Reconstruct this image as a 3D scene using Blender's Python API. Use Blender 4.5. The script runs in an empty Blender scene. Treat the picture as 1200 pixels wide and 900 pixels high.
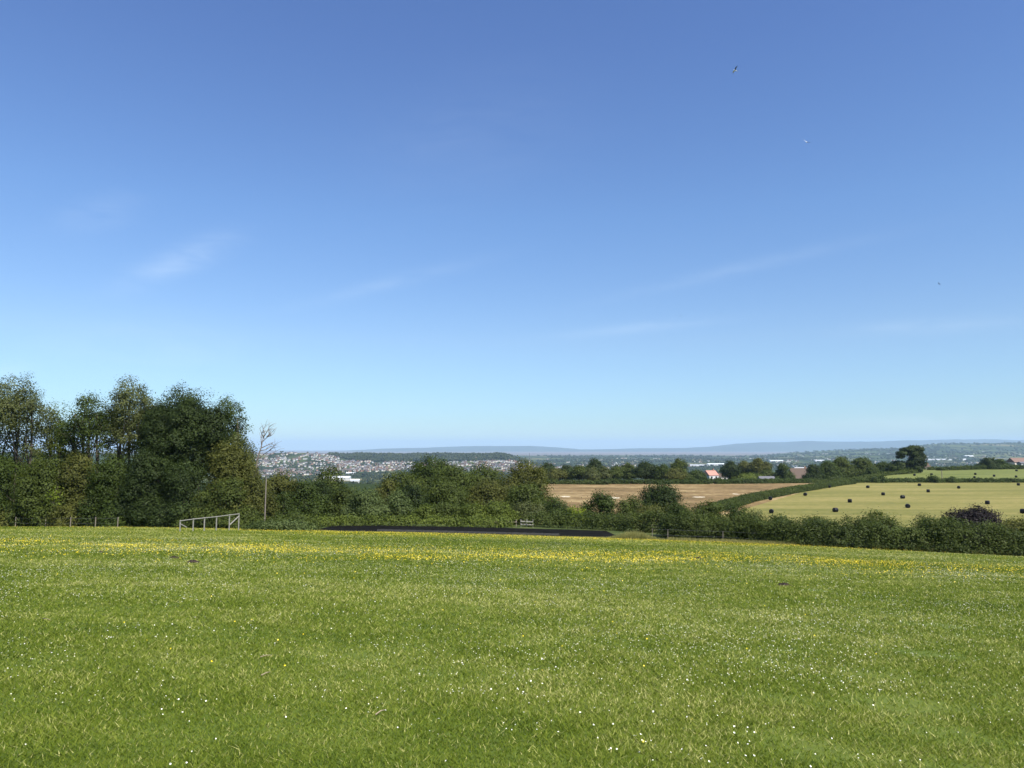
import bpy, math, random
import numpy as np
from mathutils import Vector, Matrix

random.seed(7)
C = bpy.context.scene
COL = C.collection

# ------------------------------------------------------------------ camera, sky, sun, exposure
EYE = 1.65
FPX = 890.0
PITCH = math.atan((524 - 450) / FPX)
cam_d = bpy.data.cameras.new('camera'); cam = bpy.data.objects.new('camera', cam_d); COL.objects.link(cam)
cam_d.sensor_width = 36; cam_d.lens = 36 * FPX / 1200
cam_d.clip_start = 0.1; cam_d.clip_end = 90000
cam.location = (0, 0, EYE); cam.rotation_euler = (math.radians(90) + PITCH, 0, 0)
C.camera = cam
SUN_EL = math.radians(52); SUN_AZ = math.radians(138)      # azimuth clockwise from +Y: behind the camera, to the right
world = bpy.data.worlds.new('World'); C.world = world; world.use_nodes = True
wn = world.node_tree.nodes; wl = world.node_tree.links
bg = wn['Background']
sky = wn.new('ShaderNodeTexSky'); sky.sky_type = 'NISHITA'; sky.sun_disc = False
sky.sun_elevation = SUN_EL; sky.sun_rotation = SUN_AZ
sky.altitude = 100; sky.air_density = 1.0; sky.dust_density = 0.15; sky.ozone_density = 3.0
bg.inputs['Strength'].default_value = 0.068
# faint cirrus wisps in the sky
tc = wn.new('ShaderNodeTexCoord')
def skydir(px, row):
    X = (px - 600) / FPX; Y = (450 - row) / FPX
    return Vector((X, math.cos(PITCH) - Y * math.sin(PITCH), math.sin(PITCH) + Y * math.cos(PITCH))).normalized()
def wmath(op, a, b=None):
    n_ = wn.new('ShaderNodeMath'); n_.operation = op
    for k_, v_ in enumerate((a, b)):
        if v_ is None: continue
        if isinstance(v_, (int, float)): n_.inputs[k_].default_value = v_
        else: wl.new(v_, n_.inputs[k_])
    return n_.outputs[0]
def wdot(v_):
    n_ = wn.new('ShaderNodeVectorMath'); n_.operation = 'DOT_PRODUCT'; n_.inputs[1].default_value = v_; wl.new(tc.outputs['Generated'], n_.inputs[0]); return n_.outputs['Value']
mp = wn.new('ShaderNodeMapping'); mp.inputs['Scale'].default_value = (4, 4, 16); mp.inputs['Rotation'].default_value = (0, math.radians(-14), 0)
nz1 = wn.new('ShaderNodeTexNoise'); nz1.inputs['Scale'].default_value = 2.6; nz1.inputs['Detail'].default_value = 8; nz1.inputs['Roughness'].default_value = 0.6; nz1.inputs['Distortion'].default_value = 0.6
wl.new(tc.outputs['Generated'], mp.inputs['Vector']); wl.new(mp.outputs[0], nz1.inputs['Vector'])
total = None
# thin cirrus streaks: both ends of the streak, half width, strength
for (xa, ya, xb, yb, wd_, st_) in ((140, 335, 285, 275, 13, .34), (70, 262, 165, 238, 14, .22), (330, 363, 570, 303, 8, .14), (680, 358, 1050, 272, 7, .12), (640, 395, 860, 373, 6, .20), (980, 388, 1200, 375, 8, .16),
                                   (20, 400, 330, 415, 30, .13), (860, 505, 1320, 488, 10, .30), (-30, 445, 40, 430, 8, .18), (400, 200, 700, 120, 60, .05)):
    c_ = skydir((xa + xb) / 2, (ya + yb) / 2); e1 = skydir(xb, yb) - skydir(xa, ya); L_ = e1.length; e1.normalize(); e2 = c_.cross(e1).normalized()
    u_ = wmath('DIVIDE', wmath('SUBTRACT', wdot(e1), float(c_.dot(e1))), L_ * .5); v_ = wmath('DIVIDE', wmath('SUBTRACT', wdot(e2), float(c_.dot(e2))), wd_ / FPX)
    g_ = wmath('EXPONENT', wmath('MULTIPLY', wmath('ADD', wmath('MULTIPLY', wmath('MULTIPLY', u_, u_), 1.6), wmath('MULTIPLY', v_, v_)), -1.0))
    g_ = wmath('MULTIPLY', g_, st_ * .8); total = g_ if total is None else wmath('ADD', total, g_)
rmp = wn.new('ShaderNodeMapRange'); rmp.inputs['From Min'].default_value = 0.22; rmp.inputs['From Max'].default_value = 0.78
wl.new(nz1.outputs['Fac'], rmp.inputs['Value'])
front = wmath('GREATER_THAN', wdot((0, 1, 0)), 0.0)
fac = wmath('MULTIPLY', wmath('MULTIPLY', total, rmp.outputs[0]), front)
mixw = wn.new('ShaderNodeMix'); mixw.data_type = 'RGBA'; mixw.inputs['B'].default_value = (7.6, 8.6, 9.6, 1)
wl.new(fac, mixw.inputs['Factor'])
tint = wn.new('ShaderNodeMix'); tint.data_type = 'RGBA'; tint.blend_type = 'MULTIPLY'; tint.inputs['Factor'].default_value = 1
tint.inputs['B'].default_value = (0.85, 1.04, 1.31, 1); wl.new(sky.outputs[0], tint.inputs['A'])
# atmosphere colour by elevation
sepz = wn.new('ShaderNodeSeparateXYZ'); wl.new(tc.outputs['Generated'], sepz.inputs[0])
rz_ = wn.new('ShaderNodeValToRGB'); wl.new(sepz.outputs['Z'], rz_.inputs[0]); e_ = rz_.color_ramp.elements
e_[0].position = 0.0; e_[0].color = (.74, .80, .79, 1); e_[1].position = .60; e_[1].color = (.95, .90, .97, 1)
for p_, c_ in ((.04, (.77, .81, .80)), (.138, (1.0, .90, .82)), (.294, (1.0, .97, .93)), (.48, (.95, .90, .95))):
    k_ = e_.new(p_); k_.color = (*c_, 1)
tint2 = wn.new('ShaderNodeMix'); tint2.data_type = 'RGBA'; tint2.blend_type = 'MULTIPLY'; tint2.inputs['Factor'].default_value = 1
wl.new(tint.outputs['Result'], tint2.inputs['A']); wl.new(rz_.outputs[0], tint2.inputs['B'])
wl.new(tint2.outputs['Result'], mixw.inputs['A']); wl.new(mixw.outputs['Result'], bg.inputs['Color'])

sd = bpy.data.lights.new('sun', 'SUN'); so = bpy.data.objects.new('sun', sd); COL.objects.link(so)
sd.energy = 4.1; sd.angle = math.radians(0.53); sd.color = (1.0, 0.955, 0.88)
sdir = Vector((math.sin(SUN_AZ) * math.cos(SUN_EL), math.cos(SUN_AZ) * math.cos(SUN_EL), math.sin(SUN_EL)))
so.rotation_euler = sdir.to_track_quat('Z', 'Y').to_euler(); so.location = (0, 0, 60)
C.view_settings.view_transform = 'Standard'; C.view_settings.look = 'None'
C.view_settings.gamma = 1; C.view_settings.use_curve_mapping = False
C.view_settings.exposure = 1.0
C.render.engine = 'CYCLES'
C.cycles.volume_bounces = 1

# ------------------------------------------------------------------ terrain
CURV = 2.4e7
def waves(x, y, seed, n=6, lo=0.5, hi=2.0):
    r = np.random.RandomState(seed); o = 0
    for i in range(n):
        k = r.uniform(lo, hi); a = r.uniform(0, 6.283); p = r.uniform(0, 6.283)
        o = o + np.sin(k * (np.cos(a) * x + np.sin(a) * y) + p)
    return o / n
def sstep(a, b, v):
    t = np.clip((v - a) / (b - a), 0, 1); return t * t * (3 - 2 * t)
EX = [-130, -60, -25, -15, 0, 12, 25, 45, 80, 130]
EY = [86, 82, 78, 71, 70, 70, 66, 60, 52, 44]
def edge(x): return np.interp(x, EX, EY)
def mead(x, y):
    xc = np.clip(x, -57, 200)
    return -0.0915 * y - (0.025 * xc + 0.00022 * xc * xc)
RPX = [-3000, 880, 930, 1000, 1060, 1078, 1110, 1160, 1200, 1400, 4000]
RRW = [534, 534, 530, 526.5, 524.5, 521, 519.5, 519, 518.5, 517, 517]
def H(x, y):
    x = np.asarray(x, float); y = np.asarray(y, float)
    ye = edge(x)
    zn = mead(x, np.minimum(y, ye)) - 0.05 * np.maximum(y - ye, 0)
    near = np.clip((y - 2) / 10, 0, 1)
    zn = zn + (y < ye + 2) * (0.05 * waves(x * 0.45, y, 3, 6, 0.25, 0.7) + 0.018 * waves(x, y, 5, 6, 0.9, 2.4))
    t = sstep(0, 1, np.clip((y - ye - 20) / np.maximum(145 - ye - 20, 1), 0, 1))
    z = zn * (1 - t) - 13.0 * t
    u = x / np.maximum(y, 1.0)
    rb = sstep(0.38, 0.5, u)
    left = -13.0 - 0.054 * np.maximum(y - 312, 0)
    right = np.where(y < 440, -13 + 1.6 * sstep(312, 440, y), -11.4 - 0.07 * np.maximum(y - 500, 0) - 0.0003 * np.clip(y - 440, 0, 60) ** 2)
    far = np.maximum(left * (1 - rb) + right * rb, -95.0)
    z = np.where(y > 312, far, z)
    # town hill with woods
    px = 600 + FPX * u
    sw = 1 - sstep(585, 635, px)
    bump = (53 + 12 * (1 - sstep(370, 400, px))) * np.exp(-((y - 4100) / 620.0) ** 2)
    z = z + bump * sw * (1 + 0.03 * np.sin(px / 13) + 0.02 * np.sin(px / 5.1)) * (y > 1500)
    # right-hand ridges
    rr = np.interp(px, RPX, RRW)
    top = (EYE - (rr - 524) / FPX * 9500) + 95 + 9500 ** 2 / CURV
    z = z + np.maximum(top - 4, 0) * np.exp(-((y - 9500) / 2100.0) ** 2) * (y > 3000)
    lowr = 22 * np.exp(-((y - 6500) / 700.0) ** 2) * sstep(880, 1010, px)
    z = z + lowr * (y > 3000)
    z = np.where(y > 400, z - y * y / CURV, z)
    # the land ends at the estuary
    shore = np.where(px < 860, 9400, 9400 + (px - 860) * 12) + 250 * np.sin(px / 37.0)
    z = np.where(y > shore, np.minimum(z, -118 - y * y / CURV), z)
    return z
def h(x, y): return float(H(x, y))
def ray(px, row):
    X = (px - 600) / FPX; Y = (450 - row) / FPX
    return np.array([X, math.cos(PITCH) - Y * math.sin(PITCH), math.sin(PITCH) + Y * math.cos(PITCH)])
def at(px, row, y):
    d = ray(px, row); t = y / d[1]; return Vector((d[0] * t, y, EYE + d[2] * t))
def xat(px, y): return ray(px, 540)[0] / ray(px, 540)[1] * y
def ground(px, row, y0=3.0, y1=15000):
    d = ray(px, row); ys = np.geomspace(y0, y1, 6000)
    xs = d[0] / d[1] * ys; zs = EYE + d[2] / d[1] * ys
    below = zs <= H(xs, ys)
    i = int(np.argmax(below)) if below.any() else len(ys) - 1
    return Vector((xs[i], ys[i], float(H(xs[i], ys[i]))))

# ------------------------------------------------------------------ materials
def newmat(name):
    m = bpy.data.materials.new(name); m.use_nodes = True
    nt = m.node_tree; nt.nodes.clear()
    out = nt.nodes.new('ShaderNodeOutputMaterial')
    return m, nt, out
def ramp(nt, stops):
    r = nt.nodes.new('ShaderNodeValToRGB'); e = r.color_ramp.elements
    e[0].position = stops[0][0]; e[0].color = (*stops[0][1], 1)
    e[1].position = stops[1][0]; e[1].color = (*stops[1][1], 1)
    for p, c in stops[2:]:
        q = e.new(p); q.color = (*c, 1)
    return r
def noise(nt, scale, detail=4, rough=0.6, vec=None, map_scale=None):
    n = nt.nodes.new('ShaderNodeTexNoise'); n.inputs['Scale'].default_value = scale
    n.inputs['Detail'].default_value = detail; n.inputs['Roughness'].default_value = rough
    tcn = nt.nodes.new('ShaderNodeTexCoord'); src = tcn.outputs['Object']
    if map_scale:
        mpn = nt.nodes.new('ShaderNodeMapping'); mpn.inputs['Scale'].default_value = map_scale
        nt.links.new(src, mpn.inputs['Vector']); src = mpn.outputs[0]
    nt.links.new(src, n.inputs['Vector'])
    return n
def leafmat(name, dark, light, trans=0.3, nscale=0.35):
    m, nt, out = newmat(name)
    at_ = nt.nodes.new('ShaderNodeAttribute'); at_.attribute_name = 'rnd'
    n = noise(nt, nscale, 3)
    mx = nt.nodes.new('ShaderNodeMath'); mx.operation = 'MULTIPLY_ADD'; mx.inputs[1].default_value = 0.55
    ma = nt.nodes.new('ShaderNodeMath'); ma.operation = 'MULTIPLY_ADD'; ma.inputs[1].default_value = 0.9; ma.inputs[2].default_value = -0.22
    nt.links.new(n.outputs['Fac'], ma.inputs[0]); nt.links.new(at_.outputs['Fac'], mx.inputs[0]); nt.links.new(ma.outputs[0], mx.inputs[2])
    mid = tuple((a + b) * .5 * .93 for a, b in zip(dark, light))
    r = ramp(nt, [(0.1, dark), (0.9, light), (0.5, mid)])
    nt.links.new(mx.outputs[0], r.inputs[0])
    d = nt.nodes.new('ShaderNodeBsdfPrincipled'); d.inputs['Roughness'].default_value = 0.55
    d.inputs['Specular IOR Level'].default_value = 0.12
    t = nt.nodes.new('ShaderNodeBsdfTranslucent')
    hs = nt.nodes.new('ShaderNodeMix'); hs.data_type = 'RGBA'; hs.blend_type = 'MULTIPLY'; hs.inputs['Factor'].default_value = 1
    hs.inputs['B'].default_value = (1.25, 1.35, 0.6, 1)
    nt.links.new(r.outputs[0], hs.inputs['A']); nt.links.new(hs.outputs['Result'], t.inputs['Color'])
    nt.links.new(r.outputs[0], d.inputs['Base Color'])
    mi = nt.nodes.new('ShaderNodeMixShader'); mi.inputs[0].default_value = trans
    nt.links.new(d.outputs[0], mi.inputs[1]); nt.links.new(t.outputs[0], mi.inputs[2]); nt.links.new(mi.outputs[0], out.inputs['Surface'])
    return m
def plain(name, col, rough=0.7, var=0.25, scale=3.0, spec=0.3, bump=0.0, metallic=0.0, map_scale=None):
    m, nt, out = newmat(name)
    n = noise(nt, scale, 5, 0.6, None, map_scale)
    r = ramp(nt, [(0.25, tuple(c * (1 - var) for c in col)), (0.75, tuple(min(1, c * (1 + var)) for c in col))])
    nt.links.new(n.outputs['Fac'], r.inputs[0])
    b = nt.nodes.new('ShaderNodeBsdfPrincipled'); b.inputs['Roughness'].default_value = rough
    b.inputs['Specular IOR Level'].default_value = spec; b.inputs['Metallic'].default_value = metallic
    nt.links.new(r.outputs[0], b.inputs['Base Color'])
    if bump:
        bp = nt.nodes.new('ShaderNodeBump'); bp.inputs['Strength'].default_value = bump; bp.inputs['Distance'].default_value = 0.05
        nt.links.new(n.outputs['Fac'], bp.inputs['Height']); nt.links.new(bp.outputs[0], b.inputs['Normal'])
    nt.links.new(b.outputs[0], out.inputs['Surface'])
    return m

M = {}
M['dark'] = leafmat('leaf_dark', (.014, .024, .005), (0.081, 0.115, 0.022))
M['deep'] = leafmat('leaf_deep', (.010, .018, .006), (0.061, 0.088, 0.022))
M['mid'] = leafmat('leaf_mid', (.024, .036, .007), (0.105, 0.134, 0.027))
M['olive'] = leafmat('leaf_olive', (.036, .044, .009), (0.144, 0.149, 0.034))
M['grey'] = leafmat('leaf_grey', (.034, .046, .013), (0.146, 0.161, 0.054))
M['light'] = leafmat('leaf_light', (.038, .056, .009), (0.152, 0.189, 0.032))
M['lime'] = leafmat('leaf_lime', (.080, .120, .010), (.200, .240, .020))
M['copper'] = leafmat('leaf_copper', (.010, .009, .010), (.040, .030, .030))
M['hedge'] = leafmat('leaf_hedge', (.020, .032, .006), (0.095, 0.122, 0.027))
M['bramble'] = leafmat('leaf_bramble', (.030, .052, .012), (0.146, 0.183, 0.061))
M['bark'] = plain('bark', (.085, .070, .052), 0.9, 0.4, 6, bump=0.4)
M['dead'] = plain('dead_wood', (.20, .17, .14), 0.85, 0.3, 5)
M['wood'] = plain('weathered_wood', (.23, .22, .185), 0.75, 0.25, 8)
M['postwood'] = plain('post_wood', (.20, .17, .13), 0.85, 0.3, 8)
M['bale'] = plain('black_wrap', (.005, .005, .006), 0.5, 0.3, 2, spec=0.22)
M['soil'] = plain('soil', (.035, .024, .016), 0.95, 0.5, 12, bump=0.8)
M['rubber'] = plain('rubber_surface', (.008, .0076, .006), 0.95, 0.6, 0.7, spec=0.03, bump=0.3)
M['board'] = plain('edging_board', (.06, .058, .05), 0.7, 0.3, 4)
M['white'] = plain('white_render', (.56, .55, .52), 0.7, 0.06, 1)
M['cream'] = plain('cream_render', (.62, .56, .46), 0.7, 0.08, 1)
M['brick'] = plain('brick', (.30, .17, .12), 0.85, 0.2, 2)
M['stone'] = plain('stone_wall', (.34, .30, .25), 0.85, 0.2, 2)
M['redtile'] = plain('red_tiles', (.42, .21, .16), 0.8, 0.15, 3)
M['browntile'] = plain('brown_tiles', (.105, .074, .056), 0.85, 0.2, 3)
M['slate'] = plain('grey_slate', (.13, .13, .14), 0.7, 0.15, 3)
M['metalroof'] = plain('pale_sheet_roof', (.78, .80, .82), 0.5, 0.05, 0.2)
M['greyroof'] = plain('grey_sheet_roof', (.36, .37, .38), 0.7, 0.1, 2)
M['pinktile'] = plain('faded_tiles', (.19, .125, .10), 0.8, 0.15, 3)
M['glass'] = plain('window_glass', (.03, .035, .04), 0.15, 0.1, 1, spec=0.8)
M['gwhite'] = plain('gull_white', (.80, .80, .80), 0.7, 0.03, 3)
M['ggrey'] = plain('gull_grey', (.12, .125, .14), 0.7, 0.1, 3)
M['gdark'] = plain('gull_dark', (.02, .02, .02), 0.7, 0.1, 3)
M['daisy'] = plain('daisy_petal', (.85, .85, .82), 0.6, 0.03, 3)
M['butter'] = plain('buttercup_petal', (.80, .60, .02), 0.45, 0.1, 3)
M['clover'] = plain('clover_head', (.62, .60, .46), 0.7, 0.1, 3)
M['stick'] = plain('stick', (.28, .22, .14), 0.8, 0.2, 8)

# meadow: shared large-scale colour used by soil sheet and by blades
def meadowmat(name, blades):
    m, nt, out = newmat(name)
    L = nt.links.new
    n1 = noise(nt, 0.11, 5, 0.6, None, (0.45, 1, 1)); n2 = noise(nt, 0.9, 5, 0.65); n3 = noise(nt, 14, 3, 0.7)
    def mul(a, k, add):
        q = nt.nodes.new('ShaderNodeMath'); q.operation = 'MULTIPLY_ADD'; q.inputs[1].default_value = k
        L(a, q.inputs[0])
        if isinstance(add, (int, float)): q.inputs[2].default_value = add
        else: L(add, q.inputs[2])
        return q.outputs[0]
    v = mul(n1.outputs['Fac'], 1.15, -0.60)
    v = mul(n2.outputs['Fac'], 0.68, v)
    if blades:
        a = nt.nodes.new('ShaderNodeAttribute'); a.attribute_name = 'rnd'
        v = mul(a.outputs['Fac'], 0.66, v)
        r = ramp(nt, [(0.08, (.044, .070, .008)), (1.0, (.48, .46, .17)), (0.36, (.092, .138, .011)), (0.60, (.145, .192, .018)), (0.88, (.230, .262, .045))])
    else:
        v = mul(n3.outputs['Fac'], 0.45, v)
        r = ramp(nt, [(0.10, (.042, .064, .010)), (1.0, (.22, .18, .06)), (0.45, (.090, .126, .016)), (0.75, (.135, .160, .026))])
    L(v, r.inputs[0])
    b = nt.nodes.new('ShaderNodeBsdfPrincipled'); b.inputs['Roughness'].default_value = 0.6; b.inputs['Specular IOR Level'].default_value = 0.08
    L(r.outputs[0], b.inputs['Base Color'])
    if blades:
        t = nt.nodes.new('ShaderNodeBsdfTranslucent'); L(r.outputs[0], t.inputs['Color'])
        mi = nt.nodes.new('ShaderNodeMixShader'); mi.inputs[0].default_value = 0.35
        L(b.outputs[0], mi.inputs[1]); L(t.outputs[0], mi.inputs[2]); L(mi.outputs[0], out.inputs['Surface'])
    else:
        bp = nt.nodes.new('ShaderNodeBump'); bp.inputs['Strength'].default_value = 0.6; bp.inputs['Distance'].default_value = 0.03
        L(n3.outputs['Fac'], bp.inputs['Height']); L(bp.outputs[0], b.inputs['Normal'])
        L(b.outputs[0], out.inputs['Surface'])
    return m
M['meadow'] = meadowmat('meadow_ground', False)
M['blades'] = meadowmat('grass_blades', True)

def fieldmat(name, stops, s1=0.06, s2=1.2, map1=(1, 1, 1), amp=0.6):
    m, nt, out = newmat(name); L = nt.links.new
    n1 = noise(nt, s1, 6, 0.65, None, map1); n2 = noise(nt, s2, 5, 0.7)
    q = nt.nodes.new('ShaderNodeMath'); q.operation = 'MULTIPLY_ADD'; q.inputs[1].default_value = amp
    q2 = nt.nodes.new('ShaderNodeMath'); q2.operation = 'ADD'; q2.inputs[1].default_value = -amp / 2
    L(n1.outputs['Fac'], q2.inputs[0]); L(n2.outputs['Fac'], q.inputs[0]); L(q2.outputs[0], q.inputs[2])
    r = ramp(nt, stops); L(q.outputs[0], r.inputs[0])
    b = nt.nodes.new('ShaderNodeBsdfPrincipled'); b.inputs['Roughness'].default_value = 0.9; b.inputs['Specular IOR Level'].default_value = 0.1
    L(r.outputs[0], b.inputs['Base Color']); L(b.outputs[0], out.inputs['Surface'])
    return m
M['hay'] = fieldmat('mown_hay_stubble', [(0.28, (.120, .125, .030)), (0.72, (.27, .225, .078)), (0.5, (.178, .165, .046))], 0.045, 0.6, (0.3, 2.2, 1))
M['brown'] = fieldmat('dry_rough_grass', [(0.30, (.105, .075, .030)), (0.70, (.33, .25, .12)), (0.5, (.195, .130, .055))], 0.05, 0.45, (0.6, 1.3, 1), 0.85)
M['green'] = fieldmat('green_pasture', [(0.3, (.095, .120, .028)), (0.7, (.180, .190, .055))], 0.05, 0.5, (0.5, 1.5, 1))
M['bare'] = plain('bare_chalky_soil', (.50, .43, .30), 0.95, 0.2, 0.5)
# plain far away: fields and hedged patches
def plainmat():
    m, nt, out = newmat('lowland'); L = nt.links.new
    v = nt.nodes.new('ShaderNodeTexVoronoi'); v.inputs['Scale'].default_value = 0.0042
    tcn = nt.nodes.new('ShaderNodeTexCoord'); mpn = nt.nodes.new('ShaderNodeMapping'); mpn.inputs['Scale'].default_value = (1.3, .6, 0)
    L(tcn.outputs['Object'], mpn.inputs['Vector']); L(mpn.outputs[0], v.inputs['Vector'])
    sp = nt.nodes.new('ShaderNodeSeparateColor'); L(v.outputs['Color'], sp.inputs[0])
    r = ramp(nt, [(0, (.022, .034, .012)), (1, (.16, .14, .07)), (0.5, (.032, .048, .016)), (0.75, (.060, .080, .024)), (0.9, (.10, .11, .04))])
    L(sp.outputs[0], r.inputs[0])
    b = nt.nodes.new('ShaderNodeBsdfPrincipled'); b.inputs['Roughness'].default_value = 0.95; b.inputs['Specular IOR Level'].default_value = 0.05
    L(r.outputs[0], b.inputs['Base Color']); L(b.outputs[0], out.inputs['Surface'])
    return m
M['plain'] = plainmat()
M['sea'] = plain('silty_estuary', (.155, .140, .135), 0.9, 0.25, 0.0006, spec=0.0, map_scale=(0.35, 2.2, 1))
M['hill'] = plain('far_hill_land', (.045, .06, .035), 0.95, 0.35, 0.0012, spec=0.05)
M['blob'] = leafmat('far_tree_leaf', (.014, .022, .008), (.046, .058, .020), 0.0, 0.01)

# ------------------------------------------------------------------ object helpers
def tag(o, label=None, cat=None, group=None, kind=None):
    if label: o['label'] = label
    if cat: o['category'] = cat
    if group: o['group'] = group
    if kind: o['kind'] = kind
    return o
def empty(name, loc, label, cat, group=None, rz=0):
    o = bpy.data.objects.new(name, None); COL.objects.link(o); o.location = loc; o.rotation_euler = (0, 0, rz)
    o.empty_display_size = 0.5
    return tag(o, label, cat, group)
def link(name, me, parent=None):
    o = bpy.data.objects.new(name, me); COL.objects.link(o)
    if parent: o.parent = parent
    return o
def bigmesh(name, V, F, mats, rnd=None, matidx=None, smooth=False):
    """V (n,3); F (m,k) int array"""
    me = bpy.data.meshes.new(name); V = np.asarray(V, np.float32); F = np.asarray(F, np.int32)
    m, k = F.shape
    me.vertices.add(len(V)); me.vertices.foreach_set('co', V.ravel())
    me.loops.add(m * k); me.loops.foreach_set('vertex_index', F.ravel())
    me.polygons.add(m); me.polygons.foreach_set('loop_start', np.arange(0, m * k, k, dtype=np.int32))
    try: me.polygons.foreach_set('loop_total', np.full(m, k, np.int32))
    except Exception: pass
    for mt in (mats if isinstance(mats, (list, tuple)) else [mats]): me.materials.append(mt)
    if matidx is not None: me.polygons.foreach_set('material_index', np.asarray(matidx, np.int32))
    me.polygons.foreach_set('use_smooth', np.full(m, smooth, bool))
    if rnd is not None:
        a = me.attributes.new('rnd', 'FLOAT', 'FACE'); a.data.foreach_set('value', np.asarray(rnd, np.float32))
    me.update(calc_edges=True)
    return me
class MB:
    def __init__(s): s.v = []; s.f = []; s.m = []
    def box(s, c, d, mi=0, rz=0.0):
        b = len(s.v); cx, cy, cz = c; dx, dy, dz = (q / 2 for q in d); cr, sr = math.cos(rz), math.sin(rz)
        for z in (-dz, dz):
            for x, y in ((-dx, -dy), (dx, -dy), (dx, dy), (-dx, dy)):
                s.v.append((cx + x * cr - y * sr, cy + x * sr + y * cr, cz + z))
        for f in ((0, 3, 2, 1), (4, 5, 6, 7), (0, 1, 5, 4), (1, 2, 6, 5), (2, 3, 7, 6), (3, 0, 4, 7)):
            s.f.append(tuple(b + i for i in f)); s.m.append(mi)
    def tube(s, pts, rad, n=7, mi=0, cap=True):
        pts = [Vector(p) for p in pts]; b0 = len(s.v)
        for i, p in enumerate(pts):
            a = pts[max(i - 1, 0)]; c = pts[min(i + 1, len(pts) - 1)]; t = (c - a)
            t = t.normalized() if t.length > 1e-6 else Vector((0, 0, 1))
            u = t.cross(Vector((0.13, 1, 0.07))).normalized()
            if u.length < .5: u = Vector((1, 0, 0))
            w = t.cross(u)
            for k in range(n):
                an = 2 * math.pi * k / n; s.v.append(tuple(p + (u * math.cos(an) + w * math.sin(an)) * rad[i]))
        for i in range(len(pts) - 1):
            for k in range(n):
                a = b0 + i * n + k; c = b0 + i * n + (k + 1) % n
                s.f.append((a, c, c + n, a + n)); s.m.append(mi)
        if cap:
            s.f.append(tuple(b0 + k for k in range(n))[::-1]); s.m.append(mi)
            s.f.append(tuple(b0 + (len(pts) - 1) * n + k for k in range(n))); s.m.append(mi)
    def poly(s, pts, mi=0):
        b = len(s.v); s.v += [tuple(p) for p in pts]; s.f.append(tuple(range(b, b + len(pts)))); s.m.append(mi)
    def gable(s, c, w, d, hh, mi=0, rz=0.0, over=0.3, thick=0.18):
        """roof prism, ridge along local x; c = centre at eaves height"""
        cx, cy, cz = c; cr, sr = math.cos(rz), math.sin(rz); b = len(s.v)
        W = w / 2 + over; D = d / 2 + over
        P = [(-W, -D, 0), (W, -D, 0), (W, D, 0), (-W, D, 0), (-W, 0, hh), (W, 0, hh), (-W, -D, -thick), (W, -D, -thick), (W, D, -thick), (-W, D, -thick)]
        for x, y, z in P: s.v.append((cx + x * cr - y * sr, cy + x * sr + y * cr, cz + z))
        for f in ((0, 1, 5, 4), (2, 3, 4, 5), (0, 4, 3), (1, 2, 5), (0, 6, 7, 1), (1, 7, 8, 2), (2, 8, 9, 3), (3, 9, 6, 0), (9, 8, 7, 6)):
            s.f.append(tuple(b + i for i in f)); s.m.append(mi)
    def mesh(s, name, mats, smooth=False):
        me = bpy.data.meshes.new(name); me.from_pydata(s.v, [], s.f)
        for mt in (mats if isinstance(mats, (list, tuple)) else [mats]): me.materials.append(mt)
        me.polygons.foreach_set('material_index', s.m)
        me.polygons.foreach_set('use_smooth', [smooth] * len(s.f)); me.update(); return me
    def build(s, name, mats, parent=None, smooth=False):
        return link(name, s.mesh(name, mats, smooth), parent)
def norm(a): return a / np.maximum(np.linalg.norm(a, axis=1, keepdims=True), 1e-9)

def leafcloud(name, centers, outs, nper, cr, size, mat, rs, up=0.35, flat=1.0):
    N = len(centers) * nper
    c = np.repeat(centers, nper, 0); o = np.repeat(outs, nper, 0)
    if np.ndim(cr): crr = np.repeat(cr, nper)[:, None]
    else: crr = cr
    off = rs.normal(0, 0.5, (N, 3)) * np.array([1, 1, flat])
    p = c + off * crr
    n = norm(0.65 * o + 0.75 * off + rs.normal(0, 0.27, (N, 3)) + np.array([0, 0, up]))
    t = norm(np.cross(n, rs.normal(0, 1, (N, 3)))); b = np.cross(n, t)
    s = (size * rs.uniform(0.6, 1.35, N))[:, None]
    V = np.empty((N, 4, 3)); V[:, 0] = p - t * s * .55; V[:, 1] = p - b * s * .34; V[:, 2] = p + t * s * .55; V[:, 3] = p + b * s * .34
    F = np.arange(N * 4).reshape(N, 4)
    cl = np.repeat(rs.uniform(0, 1, len(centers)), nper)
    return bigmesh(name, V.reshape(-1, 3), F, mat, 0.55 * cl + 0.45 * rs.uniform(0, 1, N))

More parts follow.
